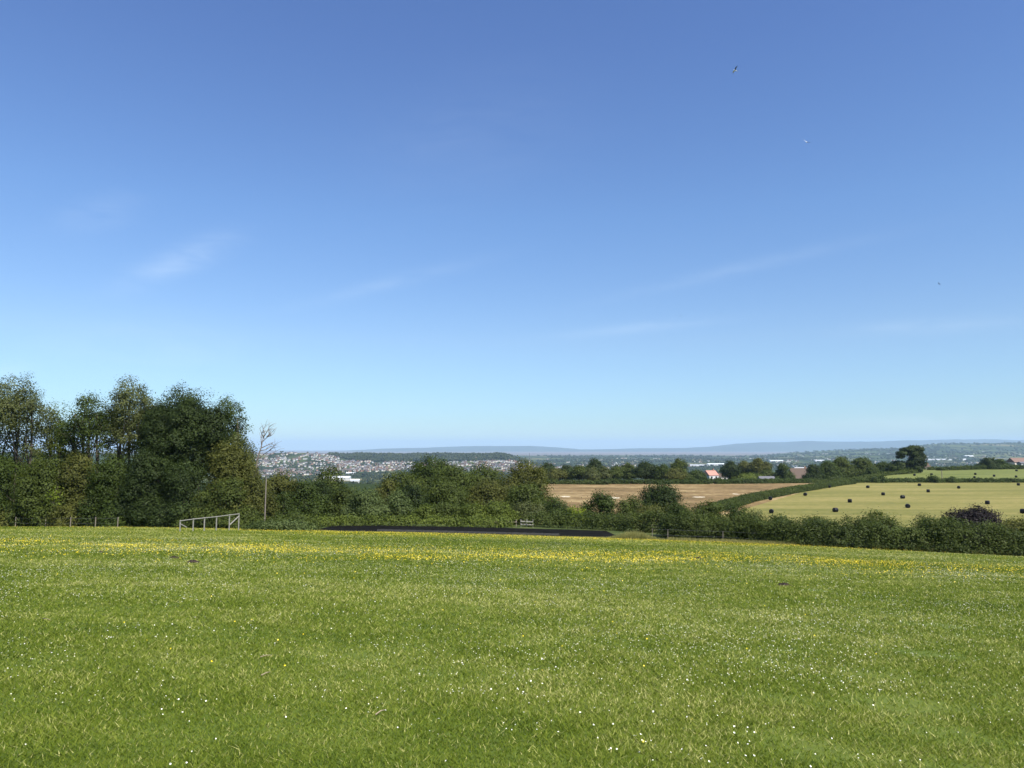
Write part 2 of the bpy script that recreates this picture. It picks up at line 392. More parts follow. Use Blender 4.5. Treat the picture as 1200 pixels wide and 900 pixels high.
def crown_lobes(rs, w, d, z0, z1, n, shape='round'):
    L = []
    hh = z1 - z0; cz = (z0 + z1) / 2
    if shape == 'column':
        for i in range(n):
            f = (i + .5) / n; r = w / 2 * (0.55 + 0.45 * math.sin(math.pi * min(1, f * 1.05))) * rs.uniform(.75, 1.0)
            L.append((rs.uniform(-.15, .15) * w, rs.uniform(-.15, .15) * d, z0 + f * hh, r, r, hh / n * 1.1))
        return L
    if z0 <= z1 * .085:
        L.append((0, 0, z1 * .46, w * .36, d * .36, z1 * .46)); L.append((rs.uniform(-.1, .1) * w, 0, z1 * .76, w * .26, d * .26, z1 * .23))
        for i in range(n + 3):
            a = 6.283 * i / (n + 3) * 2 + rs.uniform(-.3, .3); f = rs.uniform(.08, .74) if i % 2 else rs.uniform(.05, .35)
            r = rs.uniform(.15, .24); rad = math.sqrt(max(.05, 1 - (f * 1.1) ** 2.6)) * .56 - r * .75
            L.append((math.cos(a) * w * rad, math.sin(a) * d * rad, f * z1, w * r, d * r, z1 * rs.uniform(.15, .25)))
        return L
    L.append((0, 0, cz + .02 * hh, w * .34, d * .34, hh * .40))
    L.append((rs.uniform(-.1, .1) * w, 0, z1 - hh * .22, w * .22, d * .22, hh * .22))
    for i in range(n):
        a = 6.283 * i / n + rs.uniform(-.3, .3); e = rs.uniform(-.75, .75)
        rr = math.sqrt(1 - e * e)
        r = rs.uniform(.15, .25)
        L.append((math.cos(a) * rr * w * (.5 - r), math.sin(a) * rr * d * (.5 - r), cz + e * hh * (.5 - r), w * r, d * r, hh * r * rs.uniform(.8, 1.15)))
    return L
def lobes_to_clumps(rs, lobes, cr, dens, zmin=-99):
    P = []; O = []
    for (x, y, z, rx, ry, rz) in lobes:
        area = 4 * math.pi * ((rx * ry + rx * rz + ry * rz) / 3)
        n = max(4, int(area / (cr * cr) * dens))
        v = norm(rs.normal(0, 1, (n, 3)) + np.array([0, 0, .15])); k = rs.uniform(.62, 1.0, (n, 1)) ** .6
        k = k * (1 + 0.15 * rs.normal(0, 1, (n, 1)) * (rs.uniform(0, 1, (n, 1)) > .6))
        P.append(np.array([x, y, z]) + v * k * np.array([rx, ry, rz])); O.append(v)
    P = np.concatenate(P); O = np.concatenate(O); keep = P[:, 2] > zmin
    return P[keep], O[keep]

def tree(px0, px1, rtop, y, mat, label, kind='deciduous_tree', cat='tree', z0f=0.22, dens=1.0, nl=9, shape='round', seed=None,
         group=None, leaf=None, nper=None, lobes=None, trunk=True, sink=0.0, stems=1, rbase=None, cover=1.0, depth=None, crk=1.0):
    global _ts
    _ts += 1
    rs = np.random.RandomState(seed or _ts * 13 + 5)
    pxc = (px0 + px1) / 2; x = xat(pxc, y); w = (px1 - px0) / FPX * y * 1.10
    zt = at(pxc, rtop, y).z; zb = h(x, y) - sink
    if rbase is not None: zb = at(pxc, rbase, y).z
    ht = zt - zb; d = depth or max(w * .9, min(ht * .5, w * 1.5))
    root = empty(kind, (x, y, zb), label, cat, group)
    fr = 1 if y < 200 else 0
    ls = leaf or max(0.13, y * (0.0021 if fr else .0016))
    cr = max(0.42, ls * (3.5 if fr else 2.3)) * crk
    if lobes: L = [(a * w, 0.0 + (q * d), zz * ht, rx * w, rx * d, rz * ht) for a, q, zz, rx, rz in lobes]
    else: L = crown_lobes(rs, w, d, z0f * ht, ht, nl, shape)
    P, O = lobes_to_clumps(rs, L, cr, 0.85 * dens, -0.05)
    npp = nper or max(8, int(36 * cover))
    link('crown', leafcloud('crown', P, O, npp, cr, ls, M[mat], rs, flat=.8), root)
    if trunk:
        mb = MB(); tr = max(.07, min(.32, ht * .026)) * (.55 if stems > 1 else 1)
        for si in range(stems):
            bx = (si / (stems - 1) - .5) * .42 * w + rs.uniform(-.05, .05) * w if stems > 1 else 0.0
            lean = rs.uniform(-.07, .07) * w
            pts = [(bx + lean * f + rs.uniform(-.01, .01) * w, rs.uniform(-.02, .02) * w, ht * f * .82 - .2 * (f == 0)) for f in (0, .2, .4, .6, .8, 1)]
            mb.tube(pts, [tr * (1.25 - f) + .02 for f in (0, .2, .4, .6, .8, 1)], 7)
            for (lx, ly, lz, rx, ry, rz) in L[si::stems]:
                k = max(.15, min(.75, (lz / ht) * .6)); i = int(k / .82 * 5); i = min(4, max(1, i)); b = Vector(pts[i])
                e = Vector((lx, ly, lz)); mdl = b.lerp(e, .5) + Vector((rs.uniform(-.05, .05) * w, 0, .03 * ht))
                mb.tube([b, mdl, e], [tr * .45, tr * .28, tr * .1], 5)
                for q in range(3):
                    v = rs.normal(0, 1, 3); v[2] = abs(v[2]); v /= np.linalg.norm(v)
                    e2 = Vector((lx + v[0] * rx * .85, ly + v[1] * ry * .85, lz + v[2] * rz * .85))
                    mb.tube([mdl.lerp(e, .4), e.lerp(e2, .5), e2], [tr * .2, tr * .12, tr * .03], 4)
        mb.build('trunk', M['bark'], root, True)
    return root
_ts = 0

def hedge(pts, hgt, wid, mat, label, name='hedge', cat='hedge', leaf=None, dens=1.0, ragged=.35, seed=1, group=None, step=None, stems=False, nper=30):
    """pts = list of (x, y); hedge foliage following the ground along the line; hgt number or list"""
    rs = np.random.RandomState(seed)
    P2 = np.array(pts, float); seg = np.linalg.norm(np.diff(P2, axis=0), axis=1); cum = np.concatenate([[0], np.cumsum(seg)]); Ltot = cum[-1]
    ym = P2[:, 1].mean(); ls = leaf or max(.13, ym * (.0021 if ym < 130 else .0014)); cr = max(.36, ls * (3.1 if ym < 130 else 1.5))
    hs = np.array(hgt if np.ndim(hgt) else [hgt] * len(pts), float)
    n = int(Ltot * (2 * hs.mean() + wid) / (cr * cr) * 1.0 * dens)
    s = rs.uniform(0, Ltot, n); x = np.interp(s, cum, P2[:, 0]); y = np.interp(s, cum, P2[:, 1]); hh = np.interp(s, cum, hs)
    dirx = np.gradient(np.interp(np.linspace(0, Ltot, 200), cum, P2[:, 0])); diry = np.gradient(np.interp(np.linspace(0, Ltot, 200), cum, P2[:, 1]))
    ix = np.clip((s / Ltot * 199).astype(int), 0, 199); nx, ny = -diry[ix], dirx[ix]; nn = np.hypot(nx, ny); nx /= nn; ny /= nn
    wv = 1 + ragged * (waves(s, 0 * s, seed + 3, 5, .5, 1.8) + .6 * waves(s, 0 * s, seed + 9, 5, 2, 5))
    hh = hh * wv
    a = rs.uniform(-.1, 3.24, n)                       # angle over the hedge section: 0 front base, pi back base
    k = rs.uniform(.7, 1.0, n)
    lat = np.cos(a) * k * wid / 2 * (1 + .25 * waves(s, a, seed + 5, 4, .6, 2)); zz = np.abs(np.sin(a)) ** .55 * k * hh
    # fill faces low down
    low = rs.uniform(0, 1, n) < .45; zz = np.where(low, rs.uniform(.03, .92, n) * hh, zz); lat = np.where(low, np.sign(np.cos(a)) * wid / 2 * rs.uniform(.7, 1.05, n) * (1 - .35 * zz / np.maximum(hh, .1)), lat)
    X = x + nx * lat; Y = y + ny * lat; g = H(X, Y)
    cx, cy = P2[:, 0].mean(), P2[:, 1].mean(); gz = h(cx, cy)
    P = np.stack([X - cx, Y - cy, g + zz - gz], 1)
    O = norm(np.stack([nx * np.cos(a), ny * np.cos(a), np.abs(np.sin(a)) + .2], 1))
    root = empty(name, (cx, cy, gz), label, cat, group)
    link('foliage', leafcloud('foliage', P, O, nper, cr, ls, M[mat], rs, flat=.85), root)
    if stems:
        mb = MB()
        for q in range(int(Ltot / max(1.6, ym * .03))):
            t = rs.uniform(0, Ltot); bx = np.interp(t, cum, P2[:, 0]); by = np.interp(t, cum, P2[:, 1]); g0 = h(bx, by) - gz; hq = np.interp(t, cum, hs) * .75
            mb.tube([(bx - cx, by - cy, g0 - .1), (bx - cx + rs.uniform(-.2, .2), by - cy, g0 + hq * .5), (bx - cx + rs.uniform(-.4, .4), by - cy, g0 + hq)], [.05, .035, .015], 5)
        mb.build('stems', M['bark'], root)
    return root

# ------------------------------------------------------------------ the ground
def sheet(name, X, Y, off, mat, smooth=True, Z=None):
    """X, Y 2-D arrays"""
    Zz = (H(X, Y) if Z is None else Z) + off
    nr, nc = X.shape; V = np.stack([X.ravel(), Y.ravel(), Zz.ravel()], 1)
    i = np.arange(nr * nc).reshape(nr, nc)
    F = np.stack([i[:-1, :-1].ravel(), i[:-1, 1:].ravel(), i[1:, 1:].ravel(), i[1:, :-1].ravel()], 1)
    a, b, c = V[F[0, 0]], V[F[0, 1]], V[F[0, 3]]
    if np.cross(b - a, c - a)[2] < 0: F = F[:, ::-1]
    o = link(name, bigmesh(name, V, F, mat, smooth=smooth)); tag(o, kind='structure'); return o
# base land: rows in depth (geometric), columns fan out with depth
ys = np.concatenate([[-3000, -800, -200, -60, -20], np.linspace(-5, 150, 90), np.geomspace(153, 14500, 330)])
us = np.concatenate([np.linspace(-3.2, -1.0, 26)[:-1], np.linspace(-1.0, 1.0, 241), np.linspace(1.0, 3.2, 26)[1:]])
UU, YY = np.meshgrid(us, ys); XX = UU * (np.maximum(YY, 0) + 60 + np.maximum(-YY, 0))
Zb = H(XX, YY); Zb = Zb - np.where(YY < 480, 0.18, 0.0)
sheet('ground', XX, YY, 0, M['plain'], Z=Zb)
# meadow
v = np.linspace(0, 1, 330)[:, None]; xs = np.sinh(np.linspace(-1, 1, 300) * 4.2) / math.sinh(4.2) * 125
X2 = np.repeat(xs[None, :], len(v), 0); ytop = edge(X2) + 0.8
sv = np.sinh((v * 1.25 - .25) * 2.6) / math.sinh(2.6)
Y2 = np.where(sv < 0, sv / 0.27 * 25 + 0 * X2, sv * ytop)
sheet('meadow', X2, Y2, 0.0, M['meadow'])
M['verge'] = fieldmat('rough_verge', [(0.3, (.030, .045, .012)), (0.7, (.10, .11, .035)), (0.5, (.055, .075, .020))], 0.3, 2.5)
bv = np.linspace(0, 1, 60)[:, None]; av = np.linspace(-175, 190, 220)[None, :]
Yv = (edge(av) + .4) * (1 - bv) + 158 * bv; sheet('verge', av + 0 * bv, Yv, -0.09, M['verge'])
# riding arena surface
def strip(name, x0, x1, yfa, yfb, mat, off=-0.03, n=90, m=30):
    a = np.linspace(x0, x1, n)[None, :]; b = np.linspace(0, 1, m)[:, None]
    X = a + 0 * b; Y = yfa(X) * (1 - b) + yfb(X) * b
    return sheet(name, X, Y, off, mat)
strip('arena_surface', -19.5, 10.2, lambda x: edge(x) + .9, lambda x: 0 * x + 83.5, M['rubber'])
# quad fields by image corners at flat ground
def qfield(name, corners, mat, off, n=40, m=40):
    P = [ground(*c) for c in corners]     # near-left, near-right, far-right, far-left
    a = np.linspace(0, 1, n)[None, :]; b = np.linspace(0, 1, m)[:, None]
    X = (P[0].x * (1 - a) + P[1].x * a) * (1 - b) + (P[3].x * (1 - a) + P[2].x * a) * b
    Y = (P[0].y * (1 - a) + P[1].y * a) * (1 - b) + (P[3].y * (1 - a) + P[2].y * a) * b
    return sheet(name, X, Y, off, mat)
qfield('brown_field', [(545, 611), (850, 611), (1010, 563.5), (600, 566.5)], M['brown'], 0.0)
qfield('hay_field', [(815, 613), (1460, 628), (1330, 565.5), (985, 565.5)], M['hay'], 0.004)
# green pasture on the rise
a = np.linspace(0, 1, 60)[None, :]; b = np.linspace(0, 1, 40)[:, None]
Xg = (160 * (1 - a) + 330 * a) * (1 - b) + (215 * (1 - a) + 420 * a) * b; Yg = 322 + (455 - 322) * b + 0 * a
sheet('green_pasture', Xg, Yg, 0.0, M['green'])
# estuary
ysea = np.geomspace(7500, 42000, 60)[:, None]; usea = np.linspace(-1.1, 1.1, 60)[None, :]
Xs = usea * ysea; Ys = ysea + 0 * usea
sheet('estuary_water', Xs, Ys, 0, M['sea'], Z=-102 - Ys ** 2 / CURV)
# far coast
FP = [-400, 300, 340, 400, 445, 480, 530, 570, 620, 650, 680, 720, 760, 800, 830, 860, 900, 950, 1000, 1040, 1070, 1100, 1150, 1200, 1500]
FR = [533, 533, 531.5, 528.5, 525.5, 525, 523.5, 522.6, 522.6, 524, 526.5, 526.2, 525, 525, 523.5, 519.8, 518, 517.3, 517.6, 517, 516, 515.4, 514.8, 515.5, 514]
def coast(name, y0, fp, fr, depth, jig):
    px = np.linspace(-350, 1500, 700)[None, :]; rr = np.interp(px, fp, fr) + jig * (waves(px, 0 * px, 77, 8, .02, .16) + .4 * waves(px, 0 * px, 21, 6, .2, .6))
    b = np.linspace(0, 1, 26)[:, None]; Y = y0 + depth * b + 0 * px; X = (px - 600) / FPX * Y
    zt = EYE - (rr - 524) / FPX * (y0 + depth * .5); base = -105 - y0 ** 2 / CURV
    prof = np.sin(np.pi * b) ** .8 * (1 + .12 * np.sin(px / 9 + b * 9) * np.sin(b * math.pi) * (b < .5))
    Z = np.maximum(base + (zt - base) * prof, base - 5)
    Z = np.minimum(Z, np.maximum(zt, base))
    o = sheet(name, X, Y, 0, M['hill'], Z=Z); return o
coast('far_hills', 21000, FP, FR, 5000, 0.55)

# haze
hz = MB(); hz.box((0, 19000, 20), (90000, 50000, 640)); ho = hz.build('haze', [])
hm, nt, out = newmat('haze_air'); pv = nt.nodes.new('ShaderNodeVolumePrincipled'); pv.inputs['Color'].default_value = (.54, .75, .96, 1)
pv.inputs['Density'].default_value = 4.6e-5; pv.inputs['Anisotropy'].default_value = 0.0
nt.links.new(pv.outputs[0], out.inputs['Volume']); ho.data.materials.append(hm); tag(ho, kind='stuff')
ho.display_type = 'WIRE'

# ------------------------------------------------------------------ wooded plain, ridge woods, town
t = (1 + 5 ** .5) / 2
ICOV = norm(np.array([(-1, t, 0), (1, t, 0), (-1, -t, 0), (1, -t, 0), (0, -1, t), (0, 1, t), (0, -1, -t), (0, 1, -t), (t, 0, -1), (t, 0, 1), (-t, 0, -1), (-t, 0, 1)], float))
ICOF = np.array([(0, 11, 5), (0, 5, 1), (0, 1, 7), (0, 7, 10), (0, 10, 11), (1, 5, 9), (5, 11, 4), (11, 10, 2), (10, 7, 6), (7, 1, 8), (3, 9, 4), (3, 4, 2), (3, 2, 6), (3, 6, 8), (3, 8, 9), (4, 9, 5), (2, 4, 11), (6, 2, 10), (8, 6, 7), (9, 8, 1)])
def blobs(name, X, Y, R, Hh, rs, label, cat):
    n = len(X); Z = H(X, Y)
    # each far tree: a few small jittered masses
    V = []; k = 3
    Xk = np.repeat(X, k) + rs.normal(0, .42, n * k) * np.repeat(R, k); Yk = np.repeat(Y, k) + rs.normal(0, .42, n * k) * np.repeat(R, k)
    Zk = np.repeat(Z + Hh * .5, k) + rs.uniform(-.25, .35, n * k) * np.repeat(Hh, k); Rk = np.repeat(R, k) * rs.uniform(.4, .75, n * k); Hk = np.repeat(Hh, k) * rs.uniform(.28, .5, n * k)
    j = rs.uniform(.7, 1.3, (n * k, 12, 1)); V = ICOV[None] * j * np.stack([Rk, Rk, Hk], 1)[:, None, :] + np.stack([Xk, Yk, Zk], 1)[:, None, :]
    F = ICOF[None] + (np.arange(n * k) * 12)[:, None, None]
    o = link(name, bigmesh(name, V.reshape(-1, 3), F.reshape(-1, 3), M['blob'], np.repeat(np.repeat(rs.uniform(0, 1, n), k), 20)))
    return tag(o, label, cat, kind='stuff')
rs = np.random.RandomState(11)
def toX(px, y): return (px - 600) / FPX * y
# wooded ridge above the town
n = 4200; px = rs.uniform(385, 640, n); y = rs.uniform(3420, 4350, n)
lowb = np.interp(px, [385, 420, 470, 560, 640], [3950, 3620, 3560, 3650, 3800]); k = y > lowb
X = toX(px[k], y[k]); blobs('ridge_woodland', X, y[k], rs.uniform(6, 11, k.sum()), rs.uniform(8, 15, k.sum()), rs, 'dark green woodland covering the long low ridge above the distant town', 'woodland')
# trees of the lowland and of the town
n = 16000; px = rs.uniform(250, 1260, n); yy = 1100 * (9800 / 1100.) ** (rs.uniform(0, 1, n) ** .8)
X = toX(px, yy); dn = waves(X / 260, yy / 330, 4, 8, .5, 2.0) + rs.uniform(-.25, .25, n)
town = ((px < 650) & (yy < 4300)) | ((px < 730) & (yy < 3800))
k = np.where(town, dn > -.12, dn > -.06)
k |= (yy < 2400) & (dn > -.45)
k |= (px > 370) & (px < 660) & (yy < 2950) & (dn > -.5)
k &= ~((px < 880) & (yy > 9100)); k &= ~((px > 374) & (px < 426) & (yy > 1500) & (yy < 2420))
k &= ~((px > 380) & (px < 640) & (yy > 3500) & (yy < 4400))
sc = np.clip(yy[k] / 4000, .8, 2.0)
blobs('lowland_trees', X[k], yy[k], rs.uniform(5, 10, k.sum()) * sc, rs.uniform(5, 11, k.sum()) * np.sqrt(sc), rs, 'dark trees and hedges scattered over the far plain and between the houses', 'trees')

# houses: a few kinds
def farhouse(mb, c, w, d, hh, rh, wi, ri, rz):
    mb.box((c[0], c[1], c[2] + hh / 2 - 1), (w, d, hh + 2), wi, rz); mb.gable((c[0], c[1], c[2] + hh), w, d, rh, ri, rz, .3)
HM = [M['white'], M['cream'], M['brick'], M['slate'], M['browntile'], M['pinktile']]
kinds = [('white rendered', 0, 'grey slate', 3), ('white rendered', 0, 'brown tiled', 4), ('cream rendered', 1, 'grey slate', 3), ('brick', 2, 'brown tiled', 4), ('white rendered', 0, 'red tiled', 5), ('cream rendered', 1, 'brown tiled', 4)]
hmesh = []
for (a_, wi, b_, ri) in kinds:
    mb = MB(); farhouse(mb, (0, 0, 0), 9.2, 7.2, 5.0, 2.6, wi, ri, 0); mb.box((3.6, 0, 8.1), (.9, .9, 1.6), 2)
    hmesh.append(mb.mesh('town_house', HM))
pos = []
def scatter(n, f):
    c = 0
    while c < n:
        q = f()
        if q is None: continue
        # street rows of 3-6 houses
        px0, yy0 = q; X0 = toX(px0, yy0); ang = rs.uniform(-1.5, 1.5)
        m = rs.randint(2, 6); sp = rs.uniform(13, 21)
        for i in range(m):
            pos.append((X0 + math.cos(ang) * sp * i + rs.normal(0, 2), yy0 + math.sin(ang) * sp * i * 1.6 + rs.normal(0, 5), ang + rs.choice([0, 1.57]), rs.randint(0, 100))); c += 1
def tpos():
    a_ = rs.uniform(296, 640); lo_ = np.interp(a_, [296, 340, 380, 410, 640], [2450, 2500, 2750, 3000, 3050]); return (a_, lo_ * (3620 / lo_) ** rs.uniform(0, 1))
scatter(1350, tpos)
scatter(260, lambda: (rs.uniform(296, 400), rs.uniform(3500, 4080)))
scatter(330, lambda: (rs.uniform(540, 735), 2900 * (4700 / 2900.) ** rs.uniform(0, 1)))
scatter(420, lambda: (rs.uniform(640, 1230), 3600 * (8200 / 3600.) ** rs.uniform(0, 1)))
pos.sort(key=lambda q: q[1])
def kindof(r): return 0 if r < 26 else 1 if r < 42 else 2 if r < 60 else 3 if r < 84 else 4 if r < 87 else 5
def vis(q):
    px_ = 600 + FPX * q[0] / q[1]; rowt = 524 + (EYE - h(q[0], q[1]) - 7) / q[1] * FPX
    lim = np.interp(px_, [295, 330, 350, 365, 400, 430, 480, 490, 540, 590, 640, 700, 800, 1050, 1200], [560, 560, 556, 551, 556, 566, 553, 541, 541, 545, 552, 550, 550, 550, 545])
    return rowt < lim
vispos = [q for q in pos if vis(q)]; near_ = vispos[:300]; ids = set(id(q) for q in near_)
LB = ['%s distant house with a %s roof among the rooftops of the hillside town' % (k_[0], k_[2]) for k_ in kinds]
for (x_, y_, a_, r_) in near_:
    kd = kindof(r_); o = link('town_house', hmesh[kd]); o.location = (x_, y_, h(x_, y_)); o.rotation_euler = (0, 0, a_)
    tag(o, LB[kd], 'house', 'houses of the distant town')
mb = MB()
for q in pos:
    if id(q) in ids: continue
    x_, y_, a_, r_ = q; kd = kinds[kindof(r_)]; farhouse(mb, (x_, y_, h(x_, y_)), 9.2, 7.2, 5.0, 2.6, kd[1], kd[3], a_)
tag(mb.build('town_houses', HM), 'countless tiny pale houses spread over the distant town and plain', 'houses', kind='stuff')
# large pale sheds and works
def shed(px0, px1, row, hgt_row, label, yv=None, name='warehouse', wallm='white'):
    pc = (px0 + px1) / 2; g = ground(pc, row, 1500) if yv is None else Vector((xat(pc, yv), yv, h(xat(pc, yv), yv)))
    w = (px1 - px0) / FPX * g.y; hh = hgt_row / FPX * g.y; root = empty(name, g, label, 'warehouse')
    mb = MB(); mb.box((0, 0, hh * .35 - 2), (w, w * .4, hh * .7 + 4)); mb.build('wall', M[wallm], root)
    mb = MB(); mb.gable((0, 0, hh * .7), w, w * .4, hh * .3, 0, 0, .8, .3); mb.build('roof', M['metalroof'], root)
    mb = MB(); mb.box((-w * .2, -w * .2 - .2, hh * .2), (w * .08, .3, hh * .4)); mb.build('door', M['slate'], root)
shed(380, 410, 563, 5, 'long white warehouse just above the dark bushes right of the bare tree')
shed(406, 416, 556, 2.5, 'small white shed in the town behind the long white warehouse')
shed(411, 421, 566, 4.5, 'pale gabled building at the right end of the long white warehouse')
shed(808, 828, 546.3, 1.8, 'low white industrial shed on the plain behind the white house with red roof')
shed(829, 848, 545.4, 2.4, 'bright white industrial building left of the round dark tree')
shed(902, 917, 541.4, 2.2, 'white sheet roofed shed beyond the small tree left of the brown roof')
shed(955, 966, 541.0, 2.0, 'small white shed just left of the round green trees')
shed(1080, 1112, 539.2, 1.4, 'very long low white glasshouse on the plain right of the dark conifer')
shed(1125, 1132, 539.5, 1.8, 'small pale shed on the plain between glasshouse and dark round tree')
shed(1130, 1140, 535.2, 1.5, 'tiny white building below the right hand ridge')
# slim mast over the town
g = ground(620.5, 549, 1500); root = empty('radio_mast', g, 'slim pale mast rising above the distant town roofs beside the big rounded tree', 'mast')
hh = at(620.5, 531, g.y).z - g.z
mb = MB(); mb.tube([(0, 0, -2), (0, 0, hh * .55)], [2.6, 2.2], 8); mb.build('base', M['cream'], root); mb = MB(); mb.tube([(0, 0, hh * .55), (0, 0, hh)], [1.3, .8], 6); mb.build('pole', M['slate'], root)

# ------------------------------------------------------------------ middle distance: fields, hedges, belt of trees, houses
def PL(*pr):     # (px, row) list on the ground
    return [(ground(a, b).x, ground(a, b).y) for a, b in pr]
for i, (pa, pb, r0, ww) in enumerate([(657, 669, 582, 3), (707, 728, 583.5, 4), (811, 828, 582.5, 2.5), (858, 866, 579, 2.5)]):
    g1 = ground(pa, r0); g2 = ground(pb, r0)
    n = 22; cx, cy = (g1.x + g2.x) / 2, (g1.y + g2.y) / 2; rr = (g2.x - g1.x) / 2; mb = MB()
    mb.v = [(cx + math.cos(6.283 * k / n) * rr * random.uniform(.75, 1.1), cy + math.sin(6.283 * k / n) * ww * random.uniform(.6, 1.2), h(cx, cy) + .012) for k in range(n)]
    mb.f = [tuple(range(n))]; mb.m = [0]
    tag(mb.build('bare_soil', M['bare']), kind='structure')
hedge([(xat(p, yy), yy) for p, yy in ((628, 305), (680, 304), (712, 300))], 1.5, 2.4, 'hedge', 'low hedge behind the left half of the brown field', seed=3, ragged=.2)
hedge([(xat(p, yy), yy) for p, yy in ((704, 306), (760, 306), (832, 305))], 1.6, 2.4, 'dark', 'dark trimmed hedge at the foot of the belt of dense trees', seed=4, ragged=.15)
hedge([(xat(p, yy), yy) for p, yy in ((838, 306), (900, 310), (946, 318))], 1.5, 2.4, 'dark', 'dark trimmed hedge in front of the red roofed house and garden', seed=5, ragged=.15)
hedge([(xat(p, yy), yy) for p, yy in ((800, 345), (880, 350), (960, 352))], 2.0, 2.5, 'dark', 'further dark hedge running in front of the round trees and brown roof', seed=6, ragged=.2)
hedge(PL((836, 600), (848, 597), (880, 587.5), (930, 577.5), (985, 568.5), (1000, 567)), [1.9] * 6, 2.6, 'hedge', 'curving green hedge between the brown field and the hay field', seed=7, ragged=.06, dens=1.4)
hedge([(xat(p, 318), 318) for p in (988, 1060, 1130, 1230)], 1.5, 2.2, 'dark', 'dark hedge dividing the hay field from the green pasture behind', seed=8, ragged=.22)
hedge([(xat(p, yy), yy) for p, yy in ((1100, 430), (1125, 440), (1160, 456), (1230, 470))], [1.2, 1.8, 2.2, 2.4], 3, 'dark', 'dark hedge along the top of the green pasture', seed=9, ragged=.2)
hedge([(xat(p, yy), yy) for p, yy in ((948, 345), (1000, 350), (1040, 380), (1075, 400))], [1.3, 1.4, 1.4, 1.4], 2.6, 'mid', 'uneven hedge at the foot of the round green trees', seed=12, ragged=.3)
for (a, b, r, lab) in ((1028, 1038, 559.5, 'small round bush in the hedge left of the pasture bales'), (1085, 1101, 558.5, 'rounded bush in the pasture hedge beside the thin pole'), (1108, 1120, 560, 'small bush in the pasture hedge right of the thin pole'), (1021, 1029, 560, 'tiny bush at the left end of the pasture hedge')):
    tree(a, b, r, 317, 'dark', lab, 'bush', 'bush', z0f=0, nl=5, trunk=False)
# belt behind the brown field
belt = [(628, 652, 543.5, 330, 'deep', 'dark tree just right of the big rounded tree'), (640, 664, 549, 318, 'olive', 'olive rounded tree with a rusty tinge at the left of the tree belt'),
 (655, 674, 545, 345, 'deep', 'dark narrow tree behind the olive rounded tree'), (668, 690, 546, 325, 'mid', 'mid green tree at the left of the belt behind the brown field'),
 (688, 709, 537, 335, 'deep', 'tallest dark flat topped tree of the belt'), (684, 703, 548, 318, 'grey', 'grey green drooping tree below the tallest dark tree'),
 (700, 716, 547.5, 322, 'grey', 'pale grey green tree right of the tallest dark tree'), (712, 729, 546, 330, 'mid', 'green tree in the middle of the belt behind the brown field'),
 (724, 746, 543.5, 340, 'mid', 'rounded dull green tree in the belt above the lone dark tree'), (742, 772, 542, 325, 'deep', 'broad very dark spreading tree of the belt'),
 (766, 786, 545, 320, 'dark', 'dark tree right of the broad spreading one'), (786, 806, 538.5, 350, 'mid', 'tall green tree at the right end of the belt'),
 (778, 802, 549, 318, 'olive', 'lighter green tree in front of the tall one ending the belt'), (806, 828, 552, 360, 'dark', 'low dark tree beside the red roofed house'),
 (798, 812, 556, 340, 'mid', 'small bushy green tree left of the red roofed house')]
for a, b, r, yy, m_, lab in belt: tree(a, b, r, yy, m_, lab, z0f=.1, nl=7, group='trees in the belt behind the brown field')
mids = [(845, 866, 540.5, 400, 'deep', 'round very dark tree standing right of the red roofed house', 'deciduous_tree', .12),
 (862, 884, 541, 440, 'olive', 'thin brownish green tree right of the round dark tree', 'deciduous_tree', .15),
 (878, 903, 537.5, 430, 'olive', 'broad light olive tree between the two houses', 'deciduous_tree', .12),
 (858, 902, 556, 400, 'light', 'low light green shrubs below the broad olive tree', 'bush', 0),
 (890, 908, 551, 410, 'mid', 'small green tree between broad olive tree and brown roof', 'bush', 0),
 (908, 927, 543, 395, 'dark', 'upright dark green tree left of the brown roof', 'deciduous_tree', .08),
 (944, 964, 543, 372, 'deep', 'ragged dark tree right of the brown roof', 'deciduous_tree', .06),
 (955, 984, 541, 380, 'dark', 'dark green tree at the left of the rounded copse', 'deciduous_tree', .06),
 (972, 1000, 535.5, 385, 'mid', 'tallest rounded tree of the copse left of the conifer', 'deciduous_tree', .06),
 (995, 1024, 537, 388, 'mid', 'rounded green tree at the right of the copse', 'deciduous_tree', .06),
 (1014, 1030, 549, 375, 'dark', 'low dark shrub tree right of the rounded copse', 'bush', 0),
 (1028, 1040, 542, 430, 'dark', 'small round dark tree between copse and conifer', 'deciduous_tree', .1),
 (1037, 1068, 541, 405, 'dark', 'rounded green tree leaning against the tall conifer', 'deciduous_tree', .04),
 (1149, 1170, 537.2, 455, 'deep', 'round dark tree on the pasture skyline', 'deciduous_tree', .04),
 (1163, 1180, 539, 470, 'dark', 'smaller green tree beside the round dark skyline tree', 'deciduous_tree', .05),
 (1088, 1098, 549.5, 440, 'mid', 'small bush beside the cottage right of the conifer', 'bush', 0)]
for a, b, r, yy, m_, lab, kd, zf in mids: tree(a, b, r, yy, m_, lab, kd, 'tree' if kd != 'bush' else 'bush', z0f=zf, nl=8, trunk=kd != 'bush')
# the tall conifer: wind-cut plates
tree(1053, 1083, 523, 400, 'deep', 'tall dark wind shaped conifer with a flat ragged top', 'conifer_tree', 'tree',
     lobes=[(.10, 0, .93, .22, .07), (-.12, 0, .86, .24, .06), (.28, 0, .88, .18, .07), (-.30, 0, .73, .20, .05), (.15, 0, .72, .26, .10), (-.38, 0, .60, .12, .03),
            (.20, 0, .52, .24, .12), (.30, 0, .32, .20, .14), (.16, 0, .18, .22, .14), (.05, 0, .40, .18, .10), (.38, 0, .62, .12, .07)], dens=1.1, crk=.6)

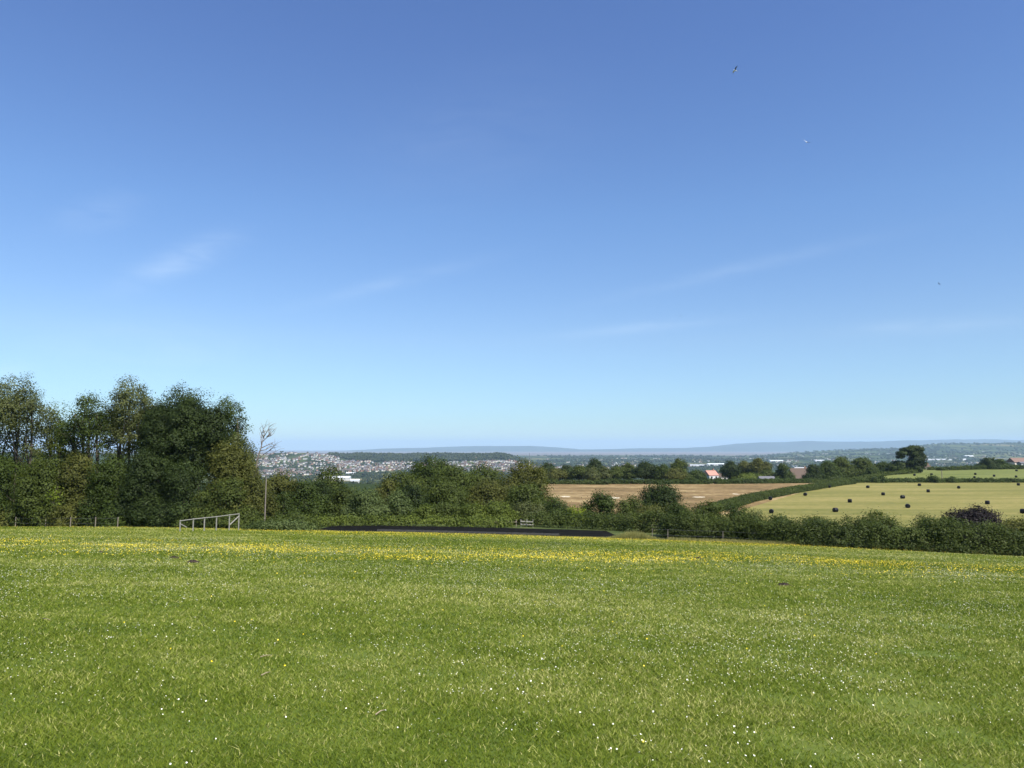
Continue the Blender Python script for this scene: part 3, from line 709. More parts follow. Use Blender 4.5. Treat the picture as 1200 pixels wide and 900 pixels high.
def house(px0, px1, rtop, y, wallm, roofm, label, rz=0.0, rh=.38, wins=2, chim=True, depth=None, name='house', vis_base=None, cat='house'):
    pc = (px0 + px1) / 2; x = xat(pc, y); zb = h(x, y); zt = at(pc, rtop, y).z; w = (px1 - px0) / FPX * y; ht = max(zt - zb, 2.5)
    d = depth or w * .7; root = empty(name, (x, y, zb), label, cat, None, rz); he = ht * (1 - rh)
    mb = MB(); mb.box((0, 0, he / 2 - .4), (w, d, he + .8)); wv = mb
    mb.poly([(-w / 2, -d / 2, he), (-w / 2, d / 2, he), (-w / 2, 0, ht - .15)][::-1]); mb.poly([(w / 2, -d / 2, he), (w / 2, d / 2, he), (w / 2, 0, ht - .15)])
    mb.build('wall', M[wallm], root)
    mb = MB(); mb.gable((0, 0, he), w, d, ht - he, 0, 0, .25, .15); rf = mb.build('roof', M[roofm], root)
    if chim: mb = MB(); mb.box((w * .3, 0, ht + .2), (.7, .7, 1.6)); mb.build('chimney', M['brick'], rf)
    for i in range(wins):
        for zz in (he - 1.4,) if he < 5 else (he - 1.3, he - 4.0):
            mb = MB(); mb.box(((i + .5) / wins * w - w / 2, -d / 2 - .02, zz), (min(1.4, w / wins * .45), .12, 1.2)); mb.build('window', M['glass'], root)
    return root
house(839, 851, 554.5, 486, 'cream', 'browntile', 'lower brown tiled wing house joined right of the white red roofed house', rh=.3, wins=2)
# white house: gable towards us
hw = house(825.5, 839, 551.2, 478, 'white', 'redtile', 'white house with an orange red tiled roof behind the brown field', rz=.45, rh=.32, wins=2, depth=6.4)
house(925, 948, 548.5, 470, 'stone', 'browntile', 'house with a big brown tiled roof right of the upright dark tree', rh=.6, wins=2, rz=.1)
house(931, 946, 547.5, 520, 'stone', 'greyroof', 'pale grey roofed building just behind the brown tiled roof', rh=.3, wins=0, chim=False)
house(945, 951, 551.5, 430, 'white', 'browntile', 'tiny white gable peeking out right of the big brown roof', rz=1.2, wins=1, chim=False)
house(889, 906, 558, 385, 'stone', 'slate', 'low grey roofed barn behind the dark hedge', rh=.5, wins=0, chim=False, depth=5)
house(806, 811, 556.5, 430, 'white', 'slate', 'small pale cottage half hidden by trees left of the red roofed house', wins=1, chim=False)
house(1078, 1089, 548.2, 455, 'cream', 'browntile', 'cream cottage just right of the tall conifer', rh=.45, wins=2)
house(1184, 1206, 536.5, 480, 'cream', 'pinktile', 'cream house with a faded red roof at the right edge on the skyline', rh=.38, wins=3)
house(1194, 1206, 541, 466, 'white', 'slate', 'white extension in front of the faded red roofed house at the right edge', rh=.2, wins=1, chim=False)
house(650, 657, 561, 320, 'cream', 'stone', 'tiny pale hut below the tree belt at the left end of the brown field', rh=.4, wins=1, chim=False) if False else None

def pole(px, rtop, rbase, y, r, matn, label, name='pole', lean=0):
    x = xat(px, y); zb = h(x, y); zt = at(px, rtop, y).z; mb = MB()
    mb.tube([(0, 0, -.2), (lean * .5, 0, (zt - zb) * .5), (lean, 0, zt - zb)], [r * 1.15, r, r * .8], 8)
    o = mb.build(name, M[matn]); o.location = (x, y, zb); return tag(o, label, 'pole')
pole(1103, 551, 562, 322, .16, 'postwood', 'thin dark pole standing in the pasture hedge')

# round bales in black wrap
def bale_mesh():
    n = 28; R = .66; L_ = 1.22; prof = [(-.5, .0), (-.5, .55), (-.49, .88), (-.44, .97), (-.3, 1.0), (0, 1.01), (.3, 1.0), (.44, .97), (.49, .88), (.5, .55), (.5, 0)]
    V = []; F = []; rs_ = np.random.RandomState(3)
    for (a_, r_) in prof:
        for k in range(n):
            an = 6.283 * k / n; rr = R * r_ * (1 + .012 * rs_.normal()); z = math.sin(an) * rr
            V.append((a_ * L_, math.cos(an) * rr, max(z, -R * .9) + R * .9))
    for i in range(len(prof) - 1):
        for k in range(n): F.append((i * n + k, i * n + (k + 1) % n, (i + 1) * n + (k + 1) % n, (i + 1) * n + k))
    me = bpy.data.meshes.new('wrapped_bale'); me.from_pydata(V, [], F); me.materials.append(M['bale'])
    me.polygons.foreach_set('use_smooth', [True] * len(F)); return me
bm_ = bale_mesh()
bales = [(902.8, 586, 'black bale at the left end of the hay field, beside the curving hedge'), (904, 601.5, 'black bale nearest the hedge at the bottom left corner of the hay field'),
 (943.7, 581, 'black bale in the left part of the hay field, just right of the curving hedge'), (972, 571.8, 'black bale at the far left of the hay field against the rear hedge'),
 (1017, 572, 'second bale from the left along the rear hedge of the hay field'), (1035, 580.5, 'black bale left of a close pair in the middle of the hay field'),
 (1057.8, 584.3, 'black bale in the middle of the hay field, straight behind the near middle bale'), (996, 589, 'black bale alone in the left middle of the hay field'),
 (979, 600, 'black bale in front near the hedge, second nearest from the left'), (1077.5, 569.5, 'black bale touching the rear hedge below the pole'),
 (1087.8, 577, 'black bale just in front of the one touching the rear hedge'), (1123.5, 572.6, 'black bale on the right beneath the rear hedge with pale ground beside it'),
 (1063.8, 595.2, 'largest looking bale, near the middle front of the hay field'), (1157.2, 591, 'black bale right of centre above the dark purple bush'),
 (1193.5, 569, 'black bale against the rear hedge at the right edge'), (1199, 601.5, 'black bale cut by the right edge of the picture'),
 (1052.8, 562.5, 'leftmost bale standing in the green pasture'), (1071.7, 557.6, 'small bale at the foot of the tall conifer'),
 (1091.7, 556.8, 'bale in the green pasture in front of the cream cottage'), (1143, 556.5, 'upper bale of the close pair in the green pasture'),
 (1142, 560.3, 'lower bale of the close pair in the green pasture'), (1165, 558.6, 'bale right of the close pair in the green pasture'),
 (1190.8, 559.6, 'bale low in the green pasture near the right edge'), (1191.3, 552.3, 'farthest bale at the top of the green pasture')]
for i, (px_, rw, lab) in enumerate(bales):
    g = ground(px_, rw, 140); o = link('wrapped_bale', bm_); o.location = (g.x, g.y, g.z - .02)
    rr_ = random.Random(i * 7 + 1); o.rotation_euler = (0, 0, rr_.choice([.3, 1.2, -.5, 2.4, .9]) + rr_.uniform(-.2, .2)); s_ = rr_.uniform(.74, .82); o.scale = (s_,) * 3
    tag(o, lab, 'hay bale', 'black wrapped bales in the hay field and pasture')

# ------------------------------------------------------------------ near belt, left to right
G1 = 'tall trees at the left edge of the meadow'
# tall trees
tree(-28, 56, 438, 84, 'grey', 'tall open crowned tree at the left edge of the picture', z0f=.38, nl=13, dens=.54, stems=3, group=G1, crk=1.15, seed=101)
tree(50, 80, 472, 88, 'light', 'slender thin crowned tree in the gap between the tall trees', z0f=.35, nl=8, dens=.36, stems=2, group=G1, seed=102)
tree(72, 130, 457, 85, 'dark', 'tall tree with bare stems showing sky right of the gap', z0f=.42, nl=12, dens=.46, stems=4, group=G1, crk=1.1, seed=103)
tree(122, 186, 441, 87, 'grey', 'tallest feathery grey green tree with sky between its stems', z0f=.38, nl=13, dens=.54, stems=3, group=G1, shape='round', seed=104)
tree(168, 268, 452, 86, 'deep', 'big dense dark tree rounding off the tall group', z0f=.12, nl=14, dens=1.15, group=G1, seed=105)
tree(246, 286, 462, 88, 'dark', 'thin leaning side tree with a bare lower limb right of the big dark tree', z0f=.4, nl=8, dens=.42, stems=2, group=G1, seed=106)
tree(236, 312, 518, 82, 'olive', 'lower olive tree sloping down right of the big dark tree', z0f=.05, nl=12, dens=1.1, seed=107)
tree(262, 300, 506, 85, 'grey', 'light topped tree behind the olive one near the bare dead tree', z0f=.2, nl=7, dens=.7, seed=108)
for a, b, r, yy, m_, lab in [(-50, 20, 521, 97, 'dark', 'dark tree half hidden behind the leftmost tall tree'), (14, 70, 524, 98, 'mid', 'green tree filling the gap behind the slender tree'),
     (60, 112, 522, 98, 'dark', 'dark tree seen behind the bare stems'), (104, 158, 523, 97, 'mid', 'green tree behind the feathery grey green tree'), (150, 215, 508, 97, 'deep', 'dark tree behind the big dense dark tree')]:
    tree(a, b, r, yy, m_, lab, z0f=.0, nl=10, dens=.7)
# undergrowth
G2 = 'dark undergrowth beneath the tall trees'
for a, b, r, yy, m_, lab in [(-40, 40, 532, 82, 'dark', 'dark leafy thicket at the left picture edge under the tall tree'), (22, 84, 536, 81, 'mid', 'green thicket below the gap between the tall trees'),
     (68, 122, 530, 82, 'olive', 'light topped thicket below the bare stems'), (104, 160, 534, 81, 'dark', 'dark thicket under the tallest feathery tree'),
     (146, 206, 524, 81, 'deep', 'very dark thicket at the foot of the big dense tree'), (190, 250, 540, 80, 'deep', 'black green thicket behind the wooden rail fence'),
     (232, 296, 560, 79, 'mid', 'rounded green thicket right of the rail fence')]:
    tree(a, b, r, yy, m_, lab, 'thicket', 'bush', z0f=-.08, nl=12, dens=1.0, trunk=True, stems=3, group=G2)
tree(58, 74, 566, 79, 'lime', 'small bright yellow green sapling in front of the dark thicket', 'sapling', 'tree', z0f=.35, nl=5, dens=.35, nper=14)
for a, b, r, yy, m_, lab in [(-12, 22, 596, 79.5, 'olive', 'low dusty green bush at the left end of the wire fence'), (60, 92, 594, 79, 'olive', 'low lighter bush by the sapling'), (120, 152, 602, 79, 'dark', 'low bush at the meadow edge left of the rail fence'), (160, 212, 590, 79.5, 'deep', 'dark low bush just left of the rail fence')]:
    tree(a, b, r, yy, m_, lab, 'bush', 'bush', z0f=-.1, nl=6, trunk=False)
hedge([(xat(p, 79.6), 79.6) for p in (-60, 60, 160, 225)], .75, 1.6, 'hedge', 'low green growth along the foot of the tall trees', name='bramble_bank', seed=21, ragged=.4, stems=False)
# low growth to the right of the rail fence
hedge([(xat(p, 78), 78) for p in (215, 260, 310, 345)], 1.1, 3, 'mid', 'low green brambles behind the rail fence', name='bramble_bank', seed=22, ragged=.4, stems=False)
tree(296, 364, 612, 72, 'bramble', 'pale bramble mound at the meadow edge beside the dark arena', 'bramble_mound', 'bush', z0f=-.2, nl=10, trunk=False, depth=3)
tree(330, 372, 603, 77, 'mid', 'green bramble mound behind the pale one', 'bramble_mound', 'bush', z0f=-.2, nl=8, trunk=False, depth=3)
G3 = 'bushes behind the dark arena'
for a, b, r, yy, m_, lab in [(306, 352, 553, 96, 'olive', 'olive green bush right of the bare dead tree'), (358, 406, 546.5, 118, 'mid', 'rounded dull green tree top below the distant town'),
     (334, 378, 562, 95, 'dark', 'dark green bush below the distant town, left of centre'), (350, 392, 562, 97, 'deep', 'very dark bush in the hollow under the rounded tree top'),
     (384, 428, 570, 98, 'mid', 'green bush under the long white warehouse'), (408, 452, 573, 93, 'bramble', 'bush with pale leaves left of the big trees'),
     (436, 470, 560, 108, 'olive', 'brownish green bush joining the big trees'), (452, 482, 574, 94, 'bramble', 'small bush with pale upright shoots'),
     (318, 350, 578, 90, 'dark', 'dark low bush behind the weathered pole')]:
    tree(a, b, r, yy, m_, lab, 'bush', 'bush', z0f=-.05, nl=10, dens=1.0, group=G3)
G4 = 'big rounded trees in the centre'
for a, b, r, yy, m_, lab in [(472, 554, 534.5, 122, 'dark', 'highest dark crown in the centre, over the distant town'), (440, 508, 550, 116, 'mid', 'rounded mid green tree left of the highest central crown'),
     (494, 572, 546, 112, 'mid', 'rounded lighter crown in front of the highest central tree'), (534, 608, 544, 118, 'mid', 'broad green crown between the two highest central trees'),
     (580, 648, 538, 116, 'olive', 'large rounded olive tree beside the brown field'), (492, 556, 563, 104, 'mid', 'green tree low in the centre of the big group'),
     (548, 598, 562, 103, 'olive', 'olive green tree low between the central crowns'), (590, 642, 566, 102, 'mid', 'green tree below the large olive tree'),
     (464, 502, 568, 101, 'deep', 'shadowy dark tree at the left of the central group')]:
    tree(a, b, r, yy, m_, lab, z0f=.0, nl=13, dens=1.0, group=G4)
for a, b, r, yy, m_, lab in [(482, 512, 592, 91, 'light', 'light green shrub at the foot of the shadowy dark tree'), (506, 544, 590, 92, 'mid', 'leafy shrub in the centre behind the low hedge'),
     (538, 572, 591, 91, 'light', 'bright shrub right of centre behind the low hedge'), (566, 604, 589, 92, 'light', 'light green shrub left of the pale rails'),
     (600, 640, 588, 94, 'grey', 'grey green shrub above the pale rails')]:
    tree(a, b, r, yy, m_, lab, 'shrub', 'bush', z0f=-.1, nl=8, trunk=False)
hedge([(xat(p, yy), yy) for p, yy in ((340, 84.5), (420, 84.5), (520, 85), (600, 85.5))], .85, 2.6, 'light', 'long low green hedge behind the dark arena', seed=31, ragged=.22, stems=False)
hedge([(xat(p, yy), yy) for p, yy in ((618, 89), (680, 88), (732, 86), (770, 82))], [1.2, 1.7, 1.8, 2.0], 3.0, 'hedge', 'rough hedge right of the pale rails at the end of the arena', seed=32, ragged=.3)
for a, b, r, yy, m_, lab in [(636, 668, 584, 98, 'dark', 'dark bush at the near left corner of the brown field'), (662, 686, 594, 96, 'lime', 'yellow green bush below the brown field'),
     (684, 722, 577, 97, 'dark', 'pointed dark bush in front of the brown field'), (718, 742, 586, 97, 'mid', 'green bush left of the lone dark tree'),
     (732, 752, 581, 99, 'mid', 'small upright bush beside the lone dark tree'), (738, 782, 592, 93, 'olive', 'olive bush below the lone dark tree'),
     (772, 806, 592, 92, 'olive', 'yellowish bush right of the lone dark tree'), (752, 782, 604, 84, 'grey', 'pale grey green bush at the right end of the arena')]:
    tree(a, b, r, yy, m_, lab, 'bush', 'bush', z0f=-.08, nl=9)
tree(750, 795, 562.5, 118, 'deep', 'lone dark rounded tree standing in front of the brown field', z0f=.1, nl=11, dens=1.0)
# right-hand hedge: a run of bushes on a hedge line
hp = [(xat(p, yy), yy) for p, yy in ((776, 73), (850, 70.5), (930, 66.5), (1010, 64), (1090, 61.8), (1160, 60), (1260, 58))]
hedge(hp, [2.3, 2.3, 2.2, 2.4, 2.5, 2.4, 2.5], 3.2, 'hedge', 'long thick dark hedge along the right hand edge of the meadow', seed=41, ragged=.22, dens=1.5)
G5 = 'bushes growing out of the long right hand hedge'
for a, b, r, yy, m_, lab in [(776, 812, 590, 76, 'dark', 'dark bush at the left end of the long hedge'), (800, 850, 588.5, 75, 'mid', 'broad bush near the left end of the long hedge'),
     (838, 880, 591, 73, 'dark', 'dark bush in the long hedge below the curving hedge'), (868, 896, 597, 72, 'grey', 'small sprawling bush in the long hedge left of the bales'),
     (890, 930, 602, 71, 'dark', 'low dark bush of the long hedge below the leftmost bales'), (938, 976, 605, 70, 'mid', 'low green bush of the long hedge under the hay field'),
     (1005, 1052, 599, 69, 'mid', 'tall rounded bush rising from the long hedge'), (1066, 1092, 602, 68, 'grey', 'thin pale bush in the long hedge right of the rounded one'),
     (1096, 1120, 606, 67, 'mid', 'small green bush left of the dark purple bush'), (1168, 1215, 607, 66, 'olive', 'olive bush at the right end of the long hedge')]:
    tree(a, b, r, yy, m_, lab, 'bush', 'bush', z0f=-.05, nl=9, group=G5, dens=.9)
tree(1104, 1168, 594, 72, 'copper', 'dark purple leaved bush behind the long hedge', 'copper_bush', 'bush', z0f=.0, nl=12, dens=1.0)

# dead tree
def dead_tree():
    y = 84; x = xat(298, y); zb = h(x, y); root = empty('dead_tree', (x, y, zb), 'bare dead tree with pale forked branches standing clear of the green trees', 'tree')
    def p(px, row): q = at(px, row, y); return Vector((q.x - x, random.uniform(-.25, .25), q.z - zb))
    mb = MB()
    mb.tube([(0, 0, -.2), p(297, 580), p(300, 552), p(302, 537), p(307, 524), p(309, 514), p(311, 503)], [.17, .15, .12, .09, .06, .04, .015], 7)
    mb.build('trunk', M['dead'], root, True)
    mb = MB()
    br = [[(302, 539), (308, 533), (315, 528), (323, 529)], [(307, 525), (312, 522), (318, 520), (322, 522)], [(308, 518), (313, 512), (318, 507)], [(309, 514), (306, 508), (305, 502)], [(306, 528), (312, 527), (317, 524)],
          [(309, 513), (314, 505), (316, 500)], [(310, 508), (309, 503), (311, 499)], [(315, 528), (319, 525), (322, 525)], [(312, 512), (317, 511), (320, 508)], [(307, 522), (306, 514), (306, 507)], [(300, 550), (305, 545), (308, 541)], [(313, 512), (315, 509), (315, 504)]]
    for b in br:
        P = [p(*q) for q in b]; n = len(P); mb.tube(P, [.042 * (1 - i / (n - .6)) + .014 for i in range(n)], 5)
        for k in range(5):
            i = random.randint(1, n - 1); e = P[i] + Vector((random.uniform(-.3, .9), random.uniform(-.4, .4), random.uniform(.1, .8))); mb.tube([P[i], (P[i] + e) / 2 + Vector((0, 0, .08)), e], [.018, .013, .007], 4)
    mb.build('branches', M['dead'], root, True)
dead_tree()
pole(312, 559, 609, 77, .06, 'dead', 'weathered leaning pole at the meadow edge beside the bare dead tree', lean=.05)
# wooden rail fence
def rail_fence():
    posts = [(213.8, 609.6, 622, 62), (229, 607.6, 620.5, 63.5), (242, 606.2, 621, 65), (256, 604.8, 620, 66.5), (271, 602.8, 618, 68.2), (282, 601.5, 616, 69.8)]
    g0 = at(posts[2][0], 620, posts[2][3]); g0.z = h(g0.x, g0.y)
    root = empty('rail_fence', g0, 'short pale wooden rail fence with six posts at the left meadow edge', 'fence')
    tops = []
    for (px_, rt, rb_, yy) in posts:
        x = xat(px_, yy); zb = h(x, yy); zt = at(px_, rt, yy).z; mb = MB(); mb.box((x - g0.x, yy - g0.y, (zt + zb) / 2 - g0.z - .1), (.085, .085, zt - zb + .2), 0, .15); mb.build('post', M['wood'], root)
        tops.append(Vector((x - g0.x, yy - g0.y, zt - g0.z)))
    for i in range(5):
        a, b = tops[i], tops[i + 1]; mb = MB(); mb.tube([a + Vector((0, -.08, -.05)), b + Vector((0, -.08, -.05))], [.042, .042], 6); mb.build('rail', M['wood'], root)
    mb = MB(); a = tops[4].copy(); b = tops[5].copy(); a.z -= .95; b.z -= .25; mb.tube([a, b], [.05, .05], 6); mb.build('brace', M['wood'], root)
    mb = MB(); a = tops[0].copy(); b = tops[1].copy(); a.z -= .3; b = a.lerp(b, .5); b.z -= .5; mb.tube([a, b], [.05, .05], 6); mb.build('brace', M['wood'], root)
rail_fence()
# wire fence below the tall trees
def wire_fence(pl, label, ph=1.05, r=.05, matn='postwood'):
    P = [Vector((xat(p, yy), yy, h(xat(p, yy), yy))) for p, yy in pl]; g0 = P[0].copy(); root = empty('wire_fence', g0, label, 'fence')
    for q in P:
        mb = MB(); mb.tube([q - g0 - Vector((0, 0, .2)), q - g0 + Vector((0.02, 0, ph))], [r, r * .9], 7); mb.build('post', M[matn], root)
    for z in (.45, .95):
        mb = MB()
        for a, b in zip(P[:-1], P[1:]): mb.tube([a - g0 + Vector((0, -.05, z)), (a + b) / 2 - g0 + Vector((0, -.05, z - .04)), b - g0 + Vector((0, -.05, z))], [.006] * 3, 4)
        mb.build('wire', M['slate'], root)
wire_fence([(22, 78.2), (57, 78.2), (86, 78), (115, 77.8), (141, 77.6)], 'low wire fence on short pale posts below the tall trees')
wire_fence([(763, 71.5), (781, 70.5), (845, 68.8), (906, 66.6), (975, 64.3), (1052, 62)], 'thin wire fence in front of the long right hand hedge', .95, .04, 'postwood')
# pale rails beyond the arena
def rails():
    y = 87.5; x = xat(617, y); g = h(x, y); root = empty('wooden_rails', (x, y, g), 'short pale wooden rails in the growth beyond the dark arena', 'fence')
    for px_ in (610.5, 617.5, 624.5):
        q = at(px_, 612, y); mb = MB(); mb.box((q.x - x, 0, .32), (.10, .1, .9)); mb.build('post', M['wood'], root)
    for rt in (611, 614.5):
        a = at(610, rt, y); b = at(625, rt + .6, y); mb = MB(); mb.tube([(a.x - x, -.1, a.z - g), (b.x - x, -.1, b.z - g)], [.075, .075], 6); mb.build('rail', M['wood'], root)
    root2 = empty('wooden_rails', (xat(590, y), y, h(xat(590, y), y)), 'dark weathered rails left of the short pale rails', 'fence'); x2 = root2.location.x; g2 = root2.location.z
    for px_ in (572, 583, 594, 605):
        q = at(px_, 612, y); mb = MB(); mb.box((q.x - x2, 0, .28), (.08, .1, .9)); mb.build('post', M['postwood'], root2)
    a = at(571, 611.6, y); b = at(606, 611.8, y); mb = MB(); mb.tube([(a.x - x2, -.1, a.z - g2), (b.x - x2, -.1, b.z - g2)], [.05, .05], 6); mb.build('rail', M['postwood'], root2)
rails()
# edging board of the arena
mb = MB(); xs_ = np.linspace(-13, 4.5, 24)
for a, b in zip(xs_[:-1], xs_[1:]):
    ya = float(edge(a)) + 3.2; yb = float(edge(b)) + 3.2; L_ = b - a
    mb.box(((a + b) / 2, (ya + yb) / 2, h((a + b) / 2, (ya + yb) / 2) + .05), (L_ - .02, .05, .16), 0, math.atan2(yb - ya, L_))
tag(mb.build('timber_edging', M['board']), 'low grey timber edging board running along the dark arena', 'edging')

# ------------------------------------------------------------------ gulls
def gull(px_, row, y, yaw, roll, flap, pitch, label, sc=1.0, dark=False):
    loc = at(px_, row, y); root = empty('gull', loc, label, 'bird'); root.rotation_euler = (pitch, roll, yaw); root.scale = (sc,) * 3
    bodyM = M['gdark'] if dark else M['gwhite']
    mb = MB(); zz = np.linspace(-.3, .3, 9)
    mb.tube([(0, q, .02 * math.cos(q * 4)) for q in zz], [.012, .035, .06, .075, .08, .075, .055, .05, .012], 10); mb.v = [tuple(q) for q in mb.v]
    mb.build('body', bodyM, root, True)
    mb = MB(); mb.tube([(0, .3, .01), (0, .36, -.005)], [.012, .004], 5); mb.build('beak', M['butter'], root)
    for s in (-1, 1):
        P = [(0.05, .10, -.12), (.22, .16, -.04), (.40, .15, -.05), (.58, .06, -.06), (.70, -.04, -.08)]
        mb = MB(); up = []; lo = []
        for x_, yl, yt in P:
            z_ = flap * (x_ - .05) - (.35 * flap if x_ > .4 else 0) * (x_ - .4)
            up.append((s * x_, yl, z_)); lo.append((s * x_, yt, z_ - .005))
        for i in range(4):
            q = [up[i], up[i + 1], lo[i + 1], lo[i]]; mi = 1 if i >= 3 else 0
            mb.poly([(a, b, c + .008) for a, b, c in (q if s > 0 else q[::-1])], mi); mb.poly([(a, b, c - .008) for a, b, c in (q[::-1] if s > 0 else q)], mi)
            mb.poly([(up[i][0], up[i][1], up[i][2] + .008), (up[i + 1][0], up[i + 1][1], up[i + 1][2] + .008), (up[i + 1][0], up[i + 1][1] + .01, up[i + 1][2] - .008), (up[i][0], up[i][1] + .01, up[i][2] - .008)], mi)
        mb.build('wing', [M['gdark'] if dark else (M['ggrey'] if s < 0 else M['gwhite']), M['gdark']], root)
    mb = MB(); mb.poly([(-.03, -.28, .01), (.03, -.28, .01), (.09, -.42, 0), (-.09, -.42, 0)]); mb.poly([(-.03, -.28, 0), (-.09, -.42, -.01), (.09, -.42, -.01), (.03, -.28, 0)]); mb.build('tail', bodyM, root)
gull(861.5, 82.5, 118, 1.9, .5, .5, .2, 'black and white gull gliding highest in the upper right sky')
gull(945, 166.5, 125, 2.5, -.6, .35, -.1, 'white gull with one dark wing, second highest in the sky')
gull(1101, 333, 210, .4, .3, .6, 0, 'small dark bird low in the sky near the right edge', .9, True)
gull(798, 370.5, 420, 1.4, .1, .3, 0, 'tiny faint dark bird low in the sky right of centre', 1.0, True)

# ------------------------------------------------------------------ meadow details
def molehill(px_, row, w, hgt, label, name='molehill', cat='molehill'):
    g = ground(px_, row); rs_ = np.random.RandomState(int(px_)); nr, nc = 7, 18; V = []; F = []
    for i in range(nr):
        f = i / (nr - 1)
        for k in range(nc):
            an = 6.283 * k / nc; rr = w * f * (1 + .18 * rs_.normal()); V.append((math.cos(an) * rr, math.sin(an) * rr * .8, hgt * .75 * (1 - f * f) * (1 + .15 * rs_.normal()) - .02))
    for i in range(nr - 1):
        for k in range(nc): F.append((i * nc + k, (i + 1) * nc + k, (i + 1) * nc + (k + 1) % nc, i * nc + (k + 1) % nc))
    me = bpy.data.meshes.new(name); me.from_pydata(V, [], F); me.materials.append(M['soil']); o = link(name, me); o.location = g; tag(o, label, cat, 'dark heaps of soil in the meadow')
molehill(204, 654.5, .20, .12, 'dark molehill left of its larger neighbour in the left meadow')
molehill(226, 659.5, .26, .13, 'larger dark molehill in the left of the meadow')
molehill(240, 642.8, .30, .10, 'small dark molehill beyond the larger one near the buttercups')
molehill(118, 647.5, .16, .08, 'faint small molehill at the far left of the meadow')
molehill(919, 686.5, .22, .12, 'dark molehill in the right middle of the meadow')
molehill(818, 654.6, .20, .12, 'dark molehill near the buttercups right of centre')
molehill(785, 672, .12, .06, 'tiny molehill right of centre in the meadow')
molehill(338, 645, .14, .08, 'tiny dark molehill among the buttercups left of centre')
molehill(1178, 654, .18, .08, 'small dark molehill at the far right under the hedge')
def stick(pa, pb, label):
    a = ground(*pa); b = ground(*pb); mb = MB(); m_ = (a + b) / 2 + Vector((0, .02, .035)) - a
    mb.tube([(0, 0, .03), m_, b - a + Vector((0, 0, .03))], [.006, .005, .003], 6); o = mb.build('stick', M['stick'], None, True); o.location = a; tag(o, label, 'stick')
stick((50, 727.5), (59, 729.5), 'short pale stick lying in the grass at the left')
stick((305, 773), (318, 771), 'pale stick in the grass left of centre, the upper of two')
stick((306, 795), (317, 791), 'pale stick in the grass left of centre, the lower of two')
stick((440, 842), (451, 836.5), 'pale bent stick in the grass near the bottom centre')
molehill(708, 833.5, .05, .03, 'small dark clod in the near grass right of centre', 'soil_clod', 'clod')

# grass blades: density falls and size grows with distance
rs = np.random.RandomState(5)
N = 1500000
a_, b_ = 3.2 ** .25, 84 ** .25
Yb = (a_ + (b_ - a_) * rs.uniform(0, 1, N)) ** 4
Xb = rs.uniform(-1, 1, N) * (Yb * .86 + 1.5)
wear = waves(Xb * .8, Yb, 61, 9, .25, 1.3) + .7 * waves(Xb, Yb, 62, 8, 1.5, 6); keep = (Yb < edge(Xb) + .6) & (rs.uniform(0, 1, N) > .75 * np.clip((wear - .42) * 3, 0, 1)); Xb = Xb[keep]; Yb = Yb[keep]; N = len(Xb)
tuft = waves(Xb, Yb, 9, 8, 1.2, 5.0); big = waves(Xb * .5, Yb, 12, 6, .2, .9)
Zb_ = H(Xb, Yb)
hb = (.011 + .018 * np.clip(tuft, -.3, 1) + .014 * np.clip(big, 0, 1) + .0008 * Yb) * rs.uniform(.5, 1.5, N) + .010
wb = .0037 * (Yb / 5) ** .82 * rs.uniform(.7, 1.4, N)
ang = rs.uniform(0, 6.283, N); la = rs.uniform(0, 6.283, N); lean = hb * rs.uniform(.4, 2.2, N)
V = np.empty((N, 3, 3))
V[:, 0, 0] = Xb - np.cos(ang) * wb; V[:, 0, 1] = Yb - np.sin(ang) * wb; V[:, 0, 2] = Zb_ - .004
V[:, 1, 0] = Xb + np.cos(ang) * wb; V[:, 1, 1] = Yb + np.sin(ang) * wb; V[:, 1, 2] = Zb_ - .004
V[:, 2, 0] = Xb + np.cos(la) * lean; V[:, 2, 1] = Yb + np.sin(la) * lean; V[:, 2, 2] = Zb_ + hb
rv = rs.uniform(0, 1, N); rv = np.where(rs.uniform(0, 1, N) < .05, 1.4, rv)
go = link('grass', bigmesh('grass', V.reshape(-1, 3), np.arange(N * 3).reshape(N, 3), M['blades'], rv))
tag(go, 'short green grass growing over the whole foreground meadow', 'grass', kind='stuff')
# longer pale grass fringe along the far edge
N = 60000; px = rs.uniform(-40, 1240, N); yf = rs.uniform(-1.2, .7, N); X = toX(px, 71.0); Y = edge(X) + yf; X = toX(px, Y); Y = edge(X) + yf - .3 * (px > 780)
ok = rs.uniform(0, 1, N) < (.25 + .25 * (px > 780) + .75 * np.exp(-((px - 742) / 24) ** 2) + .3 * (waves(X, Y * 0, 8, 5, .5, 2) > .15)); X, Y, px = X[ok], Y[ok], px[ok]; N = len(X)
hb = (.14 + .16 * (px > 780) + .60 * np.exp(-((px - 742) / 20) ** 2)) * rs.uniform(.5, 1.3, N); wb = .022 * rs.uniform(.6, 1.3, N); Z = H(X, Y)
V = np.empty((N, 3, 3)); V[:, 0] = np.stack([X - wb, Y, Z], 1); V[:, 1] = np.stack([X + wb, Y, Z], 1); V[:, 2] = np.stack([X + rs.normal(0, .3, N) * hb, Y + rs.normal(0, .3, N) * hb, Z + hb], 1)
M['straw'] = leafmat('long_grass', (.10, .12, .030), (.34, .30, .11), .3, 1.0)
tag(link('long_grass', bigmesh('long_grass', V.reshape(-1, 3), np.arange(N * 3).reshape(N, 3), M['straw'], rs.uniform(0, 1, N))), 'longer pale seeding grass along the far edge of the meadow', 'grass', kind='stuff')

